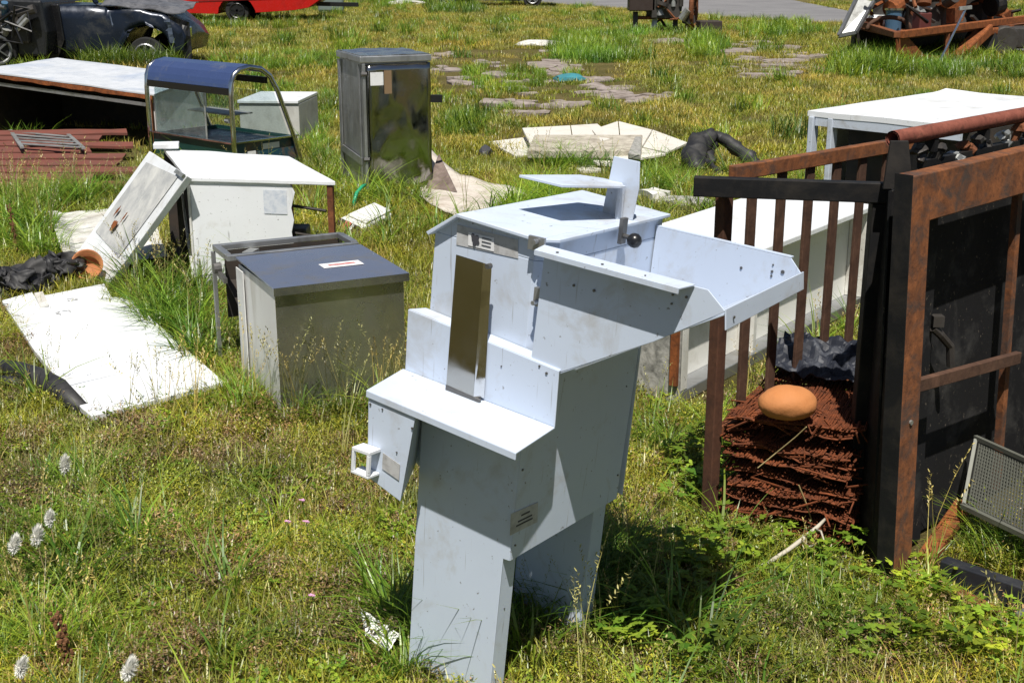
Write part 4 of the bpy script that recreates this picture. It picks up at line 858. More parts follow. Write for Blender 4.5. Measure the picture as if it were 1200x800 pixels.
b = BM(); beam(b, C0 + dC * .02 + V3(0, 0, .285), SR1 + V3(0, 0, .285), .03, .028); link('lower_rail', b, RUST, cg)
BP = V3(1.0, 3.45, 0)
b = BM(); beam(b, BP, BP + V3(0, 0, CZ - .03), .045, .045, (1, 0, 0)); link('front_post', b, BLACK_PAINT, cg, bev=.003)
b = BM(); beam(b, BP + V3(.030, -.03, .0), BP + V3(.030, -.03, CZ - .03), .008, .008, (1, 0, 0)); link('edge_strip', b, ALU, cg)
FR0 = V3(1.03, 3.12, 0)
b = BM(); plate(b, [BP + V3(.012, -.024, 0.0), FR0 + V3(-.03, .055, 0.0), FR0 + V3(-.05, .07, 1.06), BP + V3(.012, -.024, 1.05)], .006); link('black_panel', b, BLACK_SHEET, cg)
tpz = 1.045
b = BM(); pA = atd(1035, 222, 3.36); pB = atd(1070, 222, 3.36); plate(b, [pA, pB, atd(1065, 165, 3.37), atd(1044, 165, 3.37)], .012); br2 = link('bracket_plate', b, BLACK_PAINT, cg, bev=.002)
pe0 = atd(1046, 163, 3.42); pe1 = pe0 + dC * 1.3 + V3(0, 0, .015)
pe0s = pe0
b = BM(); tube(b, [pe0, pe1], .022, 14, False); tube(b, [pe0 + dC * .001, pe1], .017, 14, False); link('pipe_rail', b, rusty('rust_red_pipe', (.12, .035, .024), (.27, .09, .06)), cg, smooth=True)
# back side wall of cage with dark clutter under the pipe
BS = SR1
b = BM(); beam(b, BS + V3(0, 0, 0), BS + V3(0, 0, CZ), .035, .035, dC); link('corner_post', b, BLACK_PAINT, cg)
b = BM(); plate(b, [C0 + dC * .97 + V3(0, 0, .02), C0 + dC * .97 + dF * .58 + V3(0, 0, .02), C0 + dC * .97 + dF * .58 + V3(0, 0, .86), C0 + dC * .97 + V3(0, 0, .86)], .006); link('back_panel', b, BLACK_SHEET, cg)
b = BM(); beam(b, pe0 + dC * .12 + V3(.03, .03, -.085), pe1 + V3(.03, .03, -.085), .03, .025); gm = link('burner_rail', b, BLACK_PAINT, cg)
for i in range(9):
    q = pe0 + dC * (.12 + i * .075 + rnd.uniform(-.03, .03)) + V3(.03, .03, -.075 + rnd.uniform(-.015, .02))
    b = BM(); cyl(b, q, (rnd.uniform(-.5, .5), rnd.uniform(-.5, .5), 1), rnd.uniform(.010, .02), rnd.uniform(.03, .06), 10); blob(b, q + V3(rnd.uniform(-.02, .02), -.005, rnd.uniform(.0, .035)), .024, .02, .016, 2, .6, 3, i); rumple(b, .008, 40, i)
    if i % 2: tube(b, [q, q + V3(rnd.uniform(-.06, .06), -.02, -.03), q + V3(rnd.uniform(-.09, .09), .02, rnd.uniform(-.09, -.04))], .006, 6)
    link('burner_valve', b, [ENGINE, ENGINE, ALU, RUST][i % 4], cg)
for i in range(3):
    q = pe0 + dC * (.2 + i * .28) + V3(0, 0, -.052); b = BM(); beam(b, q, q + V3(0, 0, .036), .03, .02, dC); link('pipe_clamp', b, BLACK_PAINT, cg)

# rusty frame with black sheet inside (gate)
gt = thing('steel_gate', 'big rust orange steel gate frame backed by sooty black sheets, nearest at right', 'gate', FR0)
FZ = 1.125; FW = .95
def r_(a, z, o=0.0): return FR0 + dC * a + dF * o + V3(-.035 * z, .018 * z, z)
b = BM(); prism(b, [r_(-.004, -.04, .0), r_(-.004, FZ + .0, .0), r_(-.004, FZ + .0, -.05), r_(-.004, -.04, -.05)], dC * .0035); link('side_face', b, BLACK_PAINT, gt)
nF = dF
b = BM(); prism(b, [r_(0, -.04), r_(.088, -.04), r_(.088, FZ - .002), r_(0, FZ - .002)], dF * -.05); link('upright', b, RUST_FR, gt, bev=.003)
b = BM(); prism(b, [r_(.0885, FZ - .125), r_(FW, FZ - .105), r_(FW, FZ + .015), r_(.0885, FZ - .002)], dF * -.05); link('top_bar', b, RUST_FR, gt, bev=.003)
b = BM(); prism(b, [r_(FW + .001, -.04), r_(FW + .06, -.04), r_(FW + .06, FZ), r_(FW + .001, FZ)], dF * -.05); link('upright', b, RUST_FR, gt, bev=.003)
b = BM(); prism(b, [r_(.66, .08, -.06), r_(.685, .08, -.06), r_(.685, FZ - .12, -.06), r_(.66, FZ - .12, -.06)], dF * -.02); link('inner_upright', b, RUST_FR, gt)
b = BM(); beam(b, r_(.089, .555, -.02), r_(.67, .51, -.03), .02, .035); link('brace', b, RUST_BR, gt, bev=.002)
b = BM(); plate(b, [r_(.06, .02, -.10), r_(.30, .02, -.10), r_(.30, FZ - .06, -.10), r_(.06, FZ - .06, -.10)], .006); link('black_sheet', b, BLACK_SHEET, gt)
b = BM(); plate(b, [r_(.31, .02, -.13), r_(FW, .02, -.13), r_(FW, FZ - .06, -.13), r_(.31, FZ - .06, -.13)], .006); link('black_sheet', b, BLACK_SHEET, gt)
b = BM(); tube(b, [r_(.29, .66, -.09), r_(.31, .64, -.08), r_(.35, .60, -.07), r_(.36, .54, -.07)], .012, 8); boxc(b, r_(.30, .68, -.085), .03, .03, .03); link('latch', b, ENGINE, gt)
b = BM(); cyl(b, r_(.045, .47, .002), dF, .007, .006, 10); link('bolt', b, ALU, gt)
nograss([r_(.05, 0), r_(FW, 0), r_(FW, 0, -.6), r_(.05, 0, -.6)])
nograss([C0 + dC * .05, C0 + dC * .95, C0 + dC * .95 + dF * .5, C0 + dC * .05 + dF * .45])

# stack of rusty mesh sheets in the cage, each its own thing
ST = [Vector((.635, 3.56, 0)), Vector((.965, 3.35, 0)), Vector((1.16, 3.78, 0)), Vector((.87, 3.95, 0))]
places = ['lowest rusty mesh sheet, at the bottom of the stack in the cage', 'second rusty mesh sheet from the bottom of the cage stack', 'third rusty mesh sheet from the bottom of the cage stack', 'fourth rusty mesh sheet from the bottom of the cage stack', 'fifth rusty mesh sheet from the bottom of the cage stack',
          'fifth rusty mesh sheet from the top of the cage stack', 'fourth rusty mesh sheet from the top of the cage stack', 'third rusty mesh sheet from the top of the cage stack', 'second rusty mesh sheet from the top, just under the topmost', 'topmost rusty mesh sheet, carrying the orange stone']
zst = [.03, .065, .105, .14, .18, .215, .25, .285, .32, .35]
for i, zb in enumerate(zst):
    j = [p + V3(rnd.uniform(-.022, .02), rnd.uniform(-.02, .02), zb + rnd.uniform(-.016, .016)) for p in ST]
    ph = rnd.uniform(0, 6)
    def wq(u, v, up=0.0):
        p = j[0] * (1 - u) * (1 - v) + j[1] * u * (1 - v) + j[2] * u * v + j[3] * (1 - u) * v
        return p + V3(0, 0, up + .020 * noise.noise(Vector((u * 3 + i * 5, v * 3, ph))) + .010 * noise.noise(Vector((u * 9, v * 9 + i, ph))))
    b = BM(); nw = 46
    for k in range(nw):
        v = (k + rnd.uniform(-.3, .3)) / (nw - 1); a0 = rnd.uniform(-.02, .04); a1 = rnd.uniform(.95, 1.03); sk = rnd.uniform(-.04, .04)
        tube(b, [wq(a0 + (a1 - a0) * t / 9, v + sk * (t / 9 - .5), rnd.uniform(-.002, .004)) for t in range(10)], .0034, 4)
    for k in range(nw):
        u = (k + rnd.uniform(-.3, .3)) / (nw - 1); a0 = rnd.uniform(-.03, .03); a1 = rnd.uniform(.95, 1.02); sk = rnd.uniform(-.04, .04)
        tube(b, [wq(u + sk * (t / 9 - .5), a0 + (a1 - a0) * t / 9, .006 + rnd.uniform(-.002, .004)) for t in range(10)], .0034, 4)
    for k in range(12):
        u, v = rnd.random(), rnd.uniform(-.02, .3); q = wq(u, v, .01); tube(b, [q, q + V3(rnd.uniform(-.05, .05), -rnd.uniform(.0, .05), rnd.uniform(-.03, .02)), q + V3(rnd.uniform(-.08, .08), -rnd.uniform(.0, .05), rnd.uniform(-.05, .02))], .0028, 4)
    solo('mesh_sheet', b, RUST_MESH, places[i], 'metal sheet', (j[0].x, j[0].y, zb), 'rusty mesh sheets stacked in the cage')
p = at(924, 488, .385); b = BM(); blob(b, p + V3(.0, .02, .034), .084, .066, .050, 4, .06, 1.3, 4); rumple(b, .0022, 40); 
solo('orange_stone', b, STONE_OR, 'rounded flat orange clay stone resting on the rusty mesh stack', 'stone', p, smooth=True)
t0 = [V3(.80, 3.85, .40), V3(1.12, 3.62, .40), V3(1.22, 3.80, .48), V3(.90, 4.05, .46)]
b = BM(); sheet(b, *t0, 48, 24, lambda u, v: .035 * noise.noise(Vector((u * 5, v * 4, 3))) + .022 * noise.noise(Vector((u * 14, v * 9, 3))), .003); solo('dark_tarp', b, PLASTIC_SH, 'crumpled dark blue plastic sheet at the back of the mesh stack', 'plastic sheet', t0[0])

# perforated tray: real lattice with holes
pt = thing('perforated_tray', 'dark perforated metal tray propped against the rusty frame at right edge', 'tray', at(1160, 640))
c00, c10, c11, c01 = atd(1128, 592, 3.44), atd(1262, 656, 3.02), atd(1264, 566, 3.12), atd(1143, 512, 3.56)
b = BM(); NU, NV = 34, 18
def pq(u, v): return c00 * (1 - u) * (1 - v) + c10 * u * (1 - v) + c11 * u * v + c01 * (1 - u) * v
nP = (c10 - c00).cross(c01 - c00).normalized() * -.002
for i in range(NU + 1):
    u = .05 + .9 * i / NU; h = .0055
    prism(b, [pq(u - h, .06), pq(u + h, .06), pq(u + h, .94), pq(u - h, .94)], nP)
for j in range(NV + 1):
    v = .06 + .88 * j / NV; h = .013
    prism(b, [pq(.05, v - h) + nP * .55, pq(.95, v - h) + nP * .55, pq(.95, v + h) + nP * .55, pq(.05, v + h) + nP * .55], nP * .9)
tray_m = surf('dark_tray_metal', (.15, .155, .13), .4, metal=.2, dirt=(.10, .095, .08), dirt_amt=.3)
ms = link('perforated_mesh', b, tray_m, pt)
b = BM(); beam(b, pq(0, .0), pq(1, .0), .02, .014); beam(b, pq(0, 1), pq(1, 1), .012, .012); beam(b, pq(.01, .03), pq(.01, .97), .01, .016); beam(b, pq(.99, .03), pq(.99, .97), .01, .016); link('rim', b, tray_m, pt)
# black beam and rusty plank on the ground at right
b = BM(); p0, p1 = at(1098, 690), at(1275, 752); nograss([at(1088, 650), at(1280, 700), at(1280, 765), at(1095, 716)]); prism(b, [p0, p1, p1 + V3(.03, .03, 0), p0 + V3(.03, .03, 0)], (0, 0, .085)); solo('black_beam', b, surf('blue_black_beam', (.018, .020, .026), .4, dirt=(.06, .06, .06), dirt_amt=.2), 'long blue black steel beam lying in weeds below the perforated tray', 'beam', p0, bev=.003)
b = BM(); p0, p1 = at(1100, 708), at(1240, 776); prism(b, [p0, p1, p1 + V3(.03, .045, 0), p0 + V3(.03, .045, 0)], (0, 0, .045)); solo('rusty_plank', b, RUST, 'rusty red brown plank in the weeds in front of the black beam', 'plank', p0, bev=.003)
b = BM(); p0, p1 = at(1085, 655, .02), at(1130, 590, .06); beam(b, p0, p1, .05, .03); solo('rusty_offcut', b, RUST_OR, 'short rusty orange offcut standing at the foot of the rusty frame', 'offcut', p0, bev=.004)
b = BM(); boxc(b, at(1200, 722, .04), .05, .03, .03, .4); solo('grey_bracket', b, GALV, 'small grey bracket on the beam end at the right edge', 'bracket', at(1200, 722), bev=.003)
# pale branch
b = BM(); tube(b, [at(x, y, z) for x, y, z in ((884, 668, .02), (905, 656, .04), (925, 643, .06), (945, 628, .07), (958, 617, .09), (968, 607, .10))], [.005, .006, .0065, .007, .006, .004], 6)
tube(b, [at(940, 633, .07), at(948, 640, .07), at(958, 636, .05)], [.004, .003, .002], 5); tube(b, [at(955, 620, .085), at(962, 622, .10), at(966, 634, .09)], [.004, .003, .002], 5)
solo('dry_branch', b, BRANCH, 'bare pale branch lying on green weeds below the mesh stack', 'branch', at(925, 650), smooth=True)
b = BM(); tube(b, [at(x, y, z) for x, y, z in ((888, 548, .25), (910, 530, .30), (932, 512, .36), (945, 500, .40))], .002, 5); solo('dry_stalk', b, STRAW, 'thin straw stalk leaning across the front of the mesh stack', 'stalk', at(900, 560))
b = BM(); tube(b, [at(x, y, z) for x, y, z in ((936, 568, .2), (945, 590, .14), (952, 612, .06))], .002, 5); solo('dry_stalk', b, STRAW, 'short straw stalk standing at the lower right of the mesh stack', 'stalk', at(950, 615))
# torn paper
q = [at(x, y, z) for x, y, z in ((422, 712, .075), (468, 742, .07), (455, 764, .045), (428, 744, .055))]
b = BM(); sheet(b, q[3], q[2], q[1], q[0], 12, 8, lambda u, v: .012 * noise.noise(Vector((u * 6, v * 5, 2))), .002); solo('torn_paper', b, surf('white_paper', (.78, .78, .75), .8), 'torn white paper scrap in the grass left of the machine leg', 'paper', q[0], smooth=True)
nograss(q)

# ------------------------------------------------------------------ vehicles and wrecks far off
def arc(cx, cz, r, a0, a1, n):
    return [(cx + r * math.cos(a0 + (a1 - a0) * i / n), cz + r * math.sin(a0 + (a1 - a0) * i / n)) for i in range(n + 1)]
def wheel(parent, x, y, r, side, width=.2, bright=True):
    b = BM(); cyl(b, (x, y, r), (0, 1, 0), r, width, 24)
    w = link('wheel', b, TYRE, parent, local=True, bev=.02)
    b = BM(); cyl(b, (x, y + side * (width / 2 + .004), r), (0, 1, 0), r * .62, .02, 20); rim = link('rim', b, BLACK_PLASTIC, w, local=True)
    b = BM()
    for k in range(5):
        a = k * 2 * math.pi / 5 + .3; beam(b, (x, y + side * (width / 2 + .018), r), (x + math.cos(a) * r * .6, y + side * (width / 2 + .018), r + math.sin(a) * r * .6), .05, .02, (0, 1, 0))
    tube(b, [(x + math.cos(2 * math.pi * i / 20) * r * .6, y + side * (width / 2 + .018), r + math.sin(2 * math.pi * i / 20) * r * .6) for i in range(21)], .022, 6, False)
    link('spokes', b, RIM if bright else BLACK_PLASTIC, w, local=True)
def car(name, label, loc, rz, paint, length=3.9, low=False, glassy=True, rounded=0.0):
    """side profile with wheel arches, front at +x"""
    t = thing(name, label, 'car', loc, rz=rz); h = length / 2; wr = .31; wx1, wx2 = h - .78, -h + .75; wd = .80
    prof = [(-h + .05, .35)] + arc(wx2, wr, wr + .07, math.pi, 0, 8)[0:0] + [(wx2 - wr - .07, .24)] + arc(wx2, wr, wr + .07, math.pi + .2, -.2, 9) + [(wx1 - wr - .09, .20)] + arc(wx1, wr, wr + .07, math.pi + .2, -.2, 9) + \
        [(h - .12, .22), (h, .38), (h - .01, .62), (h - .18, .78), (h - .75, .90), (h - 1.15, .95), (-h + .25, .98), (-h, .86), (-h - .02, .5)]
    b = BM(); a = [b.verts.new((x, -wd, z)) for x, z in prof]; c = [b.verts.new((x, wd, z)) for x, z in prof]
    b.faces.new(a); b.faces.new(c[::-1])
    for i in range(len(a)): b.faces.new((a[i], c[i], c[(i + 1) % len(a)], a[(i + 1) % len(a)]))
    bmesh.ops.triangulate(b, faces=b.faces[:])
    body = link('body', b, paint, t, local=True, bev=.05)
    gp = [(-h + .35, .98), (-h + .75, 1.42), (h - 1.9, 1.45), (h - 1.2, .955)]
    b = BM(); prism(b, [(x, -.70, z) for x, z in gp], (0, 1.40, 0)); cabn = link('cabin', b, paint, t, local=True, bev=.05)
    for s in (-1, 1):
        b = BM(); prism(b, [(x, s * .703, z) for x, z in ((-h + .55, 1.02), (-h + .85, 1.36), (h - 1.95, 1.39), (h - 1.42, 1.01))], (0, s * .004, 0)); link('window', b, BLACK_PLASTIC, cabn, local=True)
    for x in (wx1, wx2):
        for s in (-1, 1): wheel(t, x, s * (wd - .11), wr, s)
    for s in (-1, 1):
        b = BM(); boxc(b, (h - .04, s * .58, .64), .12, .30, .13); link('headlight', b, CHROME, t, local=True, bev=.02)
        b = BM(); boxc(b, (-.02, s * (wd + .004), .80), .14, .012, .03); link('door_handle', b, BLACK_PLASTIC, t, local=True)
        b = BM(); prism(b, [(-.45, s * (wd + .003), .30), (.62, s * (wd + .003), .30), (.66, s * (wd + .003), .90), (-.45, s * (wd + .003), .93)], (0, s * .006, 0)); link('door', b, paint, t, local=True)
    return t
# dark blue wrecked car
w0 = at(172, 80)
dc = thing('wrecked_car', 'dark blue wrecked car with crumpled wing and missing bonnet, far left', 'car', (w0.x - 1.05, w0.y + .75, -.09))
h = 1.75; wr = .31; wx = 1.05; wd = .75
prof = [(-1.1, .22), (.42, .20)] + [(.62, .26)] + arc(wx, wr, .40, math.pi + .1, -.1, 10) + [(1.62, .30), (1.66, .52), (1.60, .66), (1.35, .86), (1.0, .95), (.55, .93), (.50, .99), (-1.1, 1.0)]
b = BM(); prism(b, [(x, -wd, z) for x, z in prof], (0, 2 * wd, 0)); bmesh.ops.triangulate(b, faces=b.faces[:]); bmesh.ops.subdivide_edges(b, edges=b.edges[:], cuts=3, use_grid_fill=True); rumple(b, .05, 2.2); link('body', b, CAR_BLUE, dc, local=True, smooth=True)
b = BM(); prism(b, [(-1.05, -wd - .004, .16), (-.30, -wd - .05, .12), (-.12, -wd - .06, .50), (-.16, -wd - .05, 1.02), (-1.0, -wd - .004, 1.0)], (0, .05, 0)); d_ = link('door', b, CAR_DOOR, dc, local=True, bev=.02)
b = BM(); boxc(b, (-.4, -wd - .06, .88), .14, .02, .03); link('handle', b, BLACK_PLASTIC, d_, local=True)
b = BM(); sheet(b, (.66, -wd - .012, .40), (1.50, -wd - .012, .46), (1.45, -wd - .02, .80), (.55, -wd - .02, .90), 12, 8, lambda u, v: -.06 * math.exp(-((u - .5) ** 2) * 6) * v + .03 * noise.noise(Vector((u * 5, v * 4, 1))), .01)
bmesh.ops.delete(b, geom=[v for v in b.verts if (v.co.x - wx) ** 2 + (v.co.z - wr) ** 2 < .40 ** 2], context='VERTS'); link('wing', b, surf('crumpled_blue_wing', (.10, .125, .17), .3, metal=.4, dirt=(.04, .05, .06), dirt_amt=.3), dc, local=True)
b = BM(); sheet(b, (.35, -.70, 1.02), (1.65, -.62, .90), (1.58, .60, 1.0), (.35, .7, 1.12), 14, 10, lambda u, v: .10 * noise.noise(Vector((u * 3, v * 3, 2))), .012); link('bonnet', b, surf('crumpled_grey_bonnet', (.20, .20, .21), .4, metal=.4, dirt=(.05, .05, .055), dirt_amt=.4), dc, local=True)
wheel(dc, wx, -wd + .12, .27, -1); wheel(dc, wx, wd - .12, .27, 1)
b = BM(); boxc(b, (1.58, -.45, .60), .16, .3, .16); link('headlight', b, CHROME, dc, local=True, bev=.02)
b = BM(); sheet(b, (1.50, -.7, .18), (1.72, -.65, .20), (1.70, -.6, .75), (1.42, -.72, .85), 8, 8, lambda u, v: .05 * noise.noise(Vector((u * 4, v * 4, 7))), .012); link('bumper', b, BLACK_PLASTIC, dc, local=True)
for k in range(6):
    b = BM(); q = V3(rnd.uniform(-.1, .6), rnd.uniform(-.8, -.3), rnd.uniform(1.0, 1.25)); beam(b, q, q + V3(rnd.uniform(-.3, .4), rnd.uniform(-.1, .2), rnd.uniform(-.1, .25)), .07, .03); link('bent_strut', b, [RIM, BLACK_PLASTIC, CAR_BLUE][k % 3], dc, local=True)
b = BM(); prism(b, [(-1.2, -.68, 1.0), (-.25, -.68, 1.02), (-.65, -.60, 1.45), (-1.2, -.60, 1.45)], (0, 1.3, 0)); link('cabin', b, CAR_DARK, dc, local=True, bev=.04)
# black stripped wreck at far left edge
s0 = at(28, 84)
sw = thing('stripped_car', 'stripped black car with open engine bay at the far left edge', 'car', (s0.x - .25, s0.y + .1, 0))
b = BM(); prism(b, [(-1.7, .05, .2), (.55, .05, .2), (.60, .05, .55), (.55, .05, 1.0), (-1.7, .05, 1.1)], (0, 1.5, 0)); link('body', b, CAR_DARK, sw, local=True, bev=.04)
b = BM(); boxc(b, (.05, .3, .62), .6, .7, .45); eng = link('engine', b, ENGINE, sw, local=True, bev=.03)
for k in range(7):
    b = BM(); q = V3(rnd.uniform(-.4, .5), -.1 + rnd.uniform(-.08, .05), rnd.uniform(.45, .98)); cyl(b, q, (rnd.uniform(-1, 1), rnd.uniform(-.4, .4), rnd.uniform(-1, 1)), rnd.uniform(.03, .07), rnd.uniform(.12, .3), 10); link('engine_part', b, [ALU, ENGINE, RIM, BLUE_ENAMEL][k % 4], eng, local=True)
for k in range(5):
    b = BM(); tube(b, [V3(rnd.uniform(-.5, .5), -.12, rnd.uniform(.4, 1.0)), V3(rnd.uniform(-.5, .5), -.2, rnd.uniform(.4, 1.0)), V3(rnd.uniform(-.5, .5), -.12, rnd.uniform(.2, 1.0))], .02, 6); link('hose', b, BLACK_PLASTIC, sw, local=True)
b = BM(); ca_ = Vector((.75, -.65, 0)).normalized(); cyl(b, (-.12, -.15, .31), ca_, .31, .2, 22); w_ = link('wheel', b, TYRE, sw, local=True, bev=.02)
b = BM(); c0_ = Vector((-.12, -.15, .31)) + ca_ * .105; cx_ = ca_.cross(V3(0, 0, 1))
tube(b, [c0_ + cx_ * .19 * math.cos(2 * math.pi * i / 20) + V3(0, 0, .19 * math.sin(2 * math.pi * i / 20)) for i in range(21)], .025, 6, False)
for k in range(5): beam(b, c0_, c0_ + cx_ * .19 * math.cos(k * 1.2566) + V3(0, 0, .19 * math.sin(k * 1.2566)), .04, .02)
link('rim', b, RIM, w_, local=True)
b = BM(); sheet(b, (.35, -.35, .06), (1.15, -.3, .04), (1.15, -.1, .08), (.35, -.1, .10), 8, 4, lambda u, v: .04 * noise.noise(Vector((u * 5, v * 4, 3))), .01); link('torn_bumper', b, WHITE_D, sw, local=True)
# red single-axle trailer
r0 = at(290, 27)
rc = thing('red_trailer', 'red rounded single axle caravan trailer on the dry grass at the top left', 'trailer', (r0.x - .25, r0.y, 0))
prof = [(x * 1.14, z - .06) for x, z in [(-1.78, 1.9), (-1.85, .95), (-1.80, .62), (-1.62, .42), (-1.35, .30), (-.42, .27)] + arc(0, .30, .40, math.pi, 0, 10) + [(.42, .30), (1.25, .36), (1.55, .42), (1.82, .62), (1.93, .95), (1.85, 1.9)]]
b = BM(); prism(b, [(x, 0, z) for x, z in prof], (0, 1.7, 0)); bmesh.ops.triangulate(b, faces=b.faces[:]); link('body', b, CAR_RED, rc, local=True, bev=.06)
b = BM(); beam(b, (-1.3, -.005, .50), (1.5, -.005, .60), .01, .03); link('trim_strip', b, surf('dark_red_trim', (.20, .01, .01), .4), rc, local=True)
wheel(rc, 0, .16, .29, -1, .2, False); wheel(rc, 0, 1.56, .29, 1, .2, False)
b = BM(); beam(b, (1.85, .85, .42), (2.9, .85, .40), .1, .1); link('drawbar', b, BLACK_PLASTIC, rc, local=True)
b = BM(); tube(b, [(-1.4, .3, .32), (-1.35, .3, 0)], .04, 6); link('prop_stand', b, BLACK_PLASTIC, rc, local=True)
b = BM(); p = at(385, 18); boxc(b, p + V3(0, .6, .35), .7, .8, .55, .1); solo('grey_bin', b, GREY_PLASTIC, 'dark grey plastic bin standing right of the red car', 'bin', p, bev=.06)
# black car at the top
k0 = at(575, 9); car('black_car', 'black car whose lower body shows at the top centre edge', (k0.x, k0.y + .8, 0), 0.0, CAR_DARK, 4.2)
# old engine on stand
e0 = at(772, 40); en = thing('old_engine', 'rusty engine on a stand with a spoked flywheel, by the road', 'engine', e0)
def eb(nm, c, sx, sy, sz, m, rz=0, bev=.02): b = BM(); boxc(b, e0 + V3(*c), sx, sy, sz, rz); return link(nm, b, m, en, bev=bev)
eb('tank', (-.38, .1, .75), .55, .5, .55, surf('dark_brown_tank', (.035, .022, .018), .5, rust=.25))
eb('block', (.12, .1, .55), .6, .5, .45, ENGINE); eb('head', (.2, .1, .95), .45, .4, .4, ENGINE)
for k in range(4):
    b = BM(); cyl(b, e0 + V3(-.05 + .16 * k, -.15, .72), (0, 0, 1), .05, .3, 10); link('cylinder', b, [ENGINE, RUST, ALU, ENGINE][k], en)
for x in (-.5, -.15, .35, .62):
    b = BM(); beam(b, e0 + V3(x, 0, -.02), e0 + V3(x + (.1 if x == -.15 else 0), .1, .45), .10, .08, (0, 1, 0)); link('leg', b, [ENGINE, ALU, ENGINE, RUST][int(x > -.3) + int(x > 0) + int(x > .5)], en)
b = BM(); fc = e0 + V3(.72, 0, .55); tube(b, [fc + V3(.10 * math.cos(a), 0.0, .42 * math.sin(a)) + V3(0, .35 * math.cos(a), 0) for a in [2 * math.pi * i / 24 for i in range(25)]], .05, 6, False)
for k in range(6): a = k * math.pi / 3; beam(b, fc, fc + V3(.10 * math.cos(a), .35 * math.cos(a), .42 * math.sin(a)), .04, .03)
link('flywheel', b, RUST, en)
for k in range(5):
    b = BM(); tube(b, [e0 + V3(rnd.uniform(-.2, .5), -.2, rnd.uniform(.3, 1.1)) for _ in range(4)], .025, 6); link('pipe', b, [RUST, ENGINE, ALU][k % 3], en)
eb('stand_rail', (.1, .1, .33), 1.3, .1, .07, RUST)
for k in range(26):
    q = e0 + V3(rnd.uniform(-.3, .75), rnd.uniform(-.3, .2), rnd.uniform(.25, 1.25)); b = BM()
    if k % 3 == 0: boxc(b, q, rnd.uniform(.08, .3), .2, rnd.uniform(.08, .3), rnd.uniform(0, 3)); rumple(b, .05, 6)
    elif k % 3 == 1: cyl(b, q, (rnd.uniform(-1, 1), rnd.uniform(-.5, .5), rnd.uniform(-1, 1)), rnd.uniform(.04, .14), rnd.uniform(.06, .3), 12)
    else: beam(b, q, q + V3(rnd.uniform(-.3, .3), rnd.uniform(-.2, .2), rnd.uniform(-.4, .2)), .05, .04)
    link('engine_piece', b, [ENGINE, RUST, DARK_INT, ENGINE, ALU][k % 5], en)
p = at(832, 41); b = BM(); boxc(b, p + V3(0, .2, .14), .48, .4, .28, .1); solo('black_crate', b, surf('charred_crate', (.035, .025, .02), .8), 'low black crate on the grass right of the old engine', 'crate', p, bev=.02)

# rusty trailer with junk
K0 = at(1048, 82); 
KZ = .50
ka = (V3(*gz(1000, 66), 0) - K0); kb = (V3(*gz(1195, 60), 0) - K0); 
tr_ = thing('rusty_trailer', 'rusty flat trailer bed piled with scrap at the top right', 'trailer', K0)
def k_(a, d, z): return K0 + ka * a + kb * d + V3(0, 0, z)
b = BM(); beam(b, k_(0, 0, KZ), k_(1.15, 0, KZ + .06), .10, .09); link('rail', b, RUST, tr_, bev=.01)
b = BM(); beam(b, k_(0, .02, KZ), k_(0, 1.1, KZ + .05), .10, .11); link('rail', b, RUST_OR, tr_, bev=.01)
b = BM(); prism(b, [k_(.05, .04, KZ - .08), k_(1.1, .04, KZ - .08), k_(1.1, 1.1, KZ - .08), k_(.05, 1.1, KZ - .08)], (0, 0, .03)); link('deck', b, RUST, tr_)
b = BM(); plate(b, [k_(.0, .02, 0), k_(.0, .42, .02), k_(.0, .30, .12), k_(0, .20, .16), k_(0, .08, KZ - .06), k_(0, .0, KZ - .06)], .02); link('side_web', b, RUST_OR, tr_)
b = BM(); beam(b, k_(0, .36, .0), k_(0, .36, KZ - .06), .09, .06, (1, 0, 0)); link('stake', b, RUST, tr_)
for k, (d0, d1) in enumerate(((.44, .62), )):
    b = BM(); beam(b, k_(0, d0, 0.02), k_(0, d1 + .06, KZ - .05), .22, .18); link('mudguard', b, RUST_OR, tr_, bev=.03)
    b = BM(); beam(b, k_(0, d1 + .05, KZ - .10), k_(0, d1 + .26, KZ - .10), .22, .12); link('mudguard', b, RUST_OR, tr_, bev=.03)
b = BM(); cyl(b, k_(.05, .66, .22), V3(ka.x, ka.y, 0), .26, .16, 18); link('wheel', b, TYRE, tr_)
b = BM(); prism(b, [k_(1.0, 0, 0.02), k_(1.1, 0, 0.02), k_(1.1, 1.0, .02), k_(1.0, 1.0, .02)], (0, 0, KZ - .11)); link('far_side', b, DARK_INT, tr_)
# junk on trailer: things of their own
def on_tr(a, d, z=.0): return k_(a, d, KZ - .048 + z)
b = BM(); q = k_(1.05, -.03, KZ); q0 = atd(985, 33, q.y); 
rad = thing('radiator_frame', 'grey metal radiator frame tilted on the left end of the trailer', 'radiator', on_tr(1.0, .02))
b = BM(); g0, g1, g2, g3 = atd(983, 42, 20.6), atd(1003, 38, 20.6), atd(1024, 2, 20.9), atd(1004, -2, 20.9); plate(b, [g0, g1, g2, g3], .08); link('core', b, ALU, rad)
b = BM(); beam(b, g0, g3, .05, .05); beam(b, g1, g2, .05, .05); beam(b, g0, g1, .05, .05); link('frame', b, RIM, rad)
p = on_tr(.55, .14); b = BM(); cyl(b, p + V3(0, 0, .16), (0, 0, 1), .13, .32, 18); pot = thing('metal_pot', 'round blue and silver metal pot among the trailer scrap', 'pot', p); link('body', b, BLUE_ENAMEL, pot, smooth=False)
b = BM(); cyl(b, p + V3(0, 0, .335), (0, 0, 1), .15, .03, 18); link('rim', b, CHROME, pot)
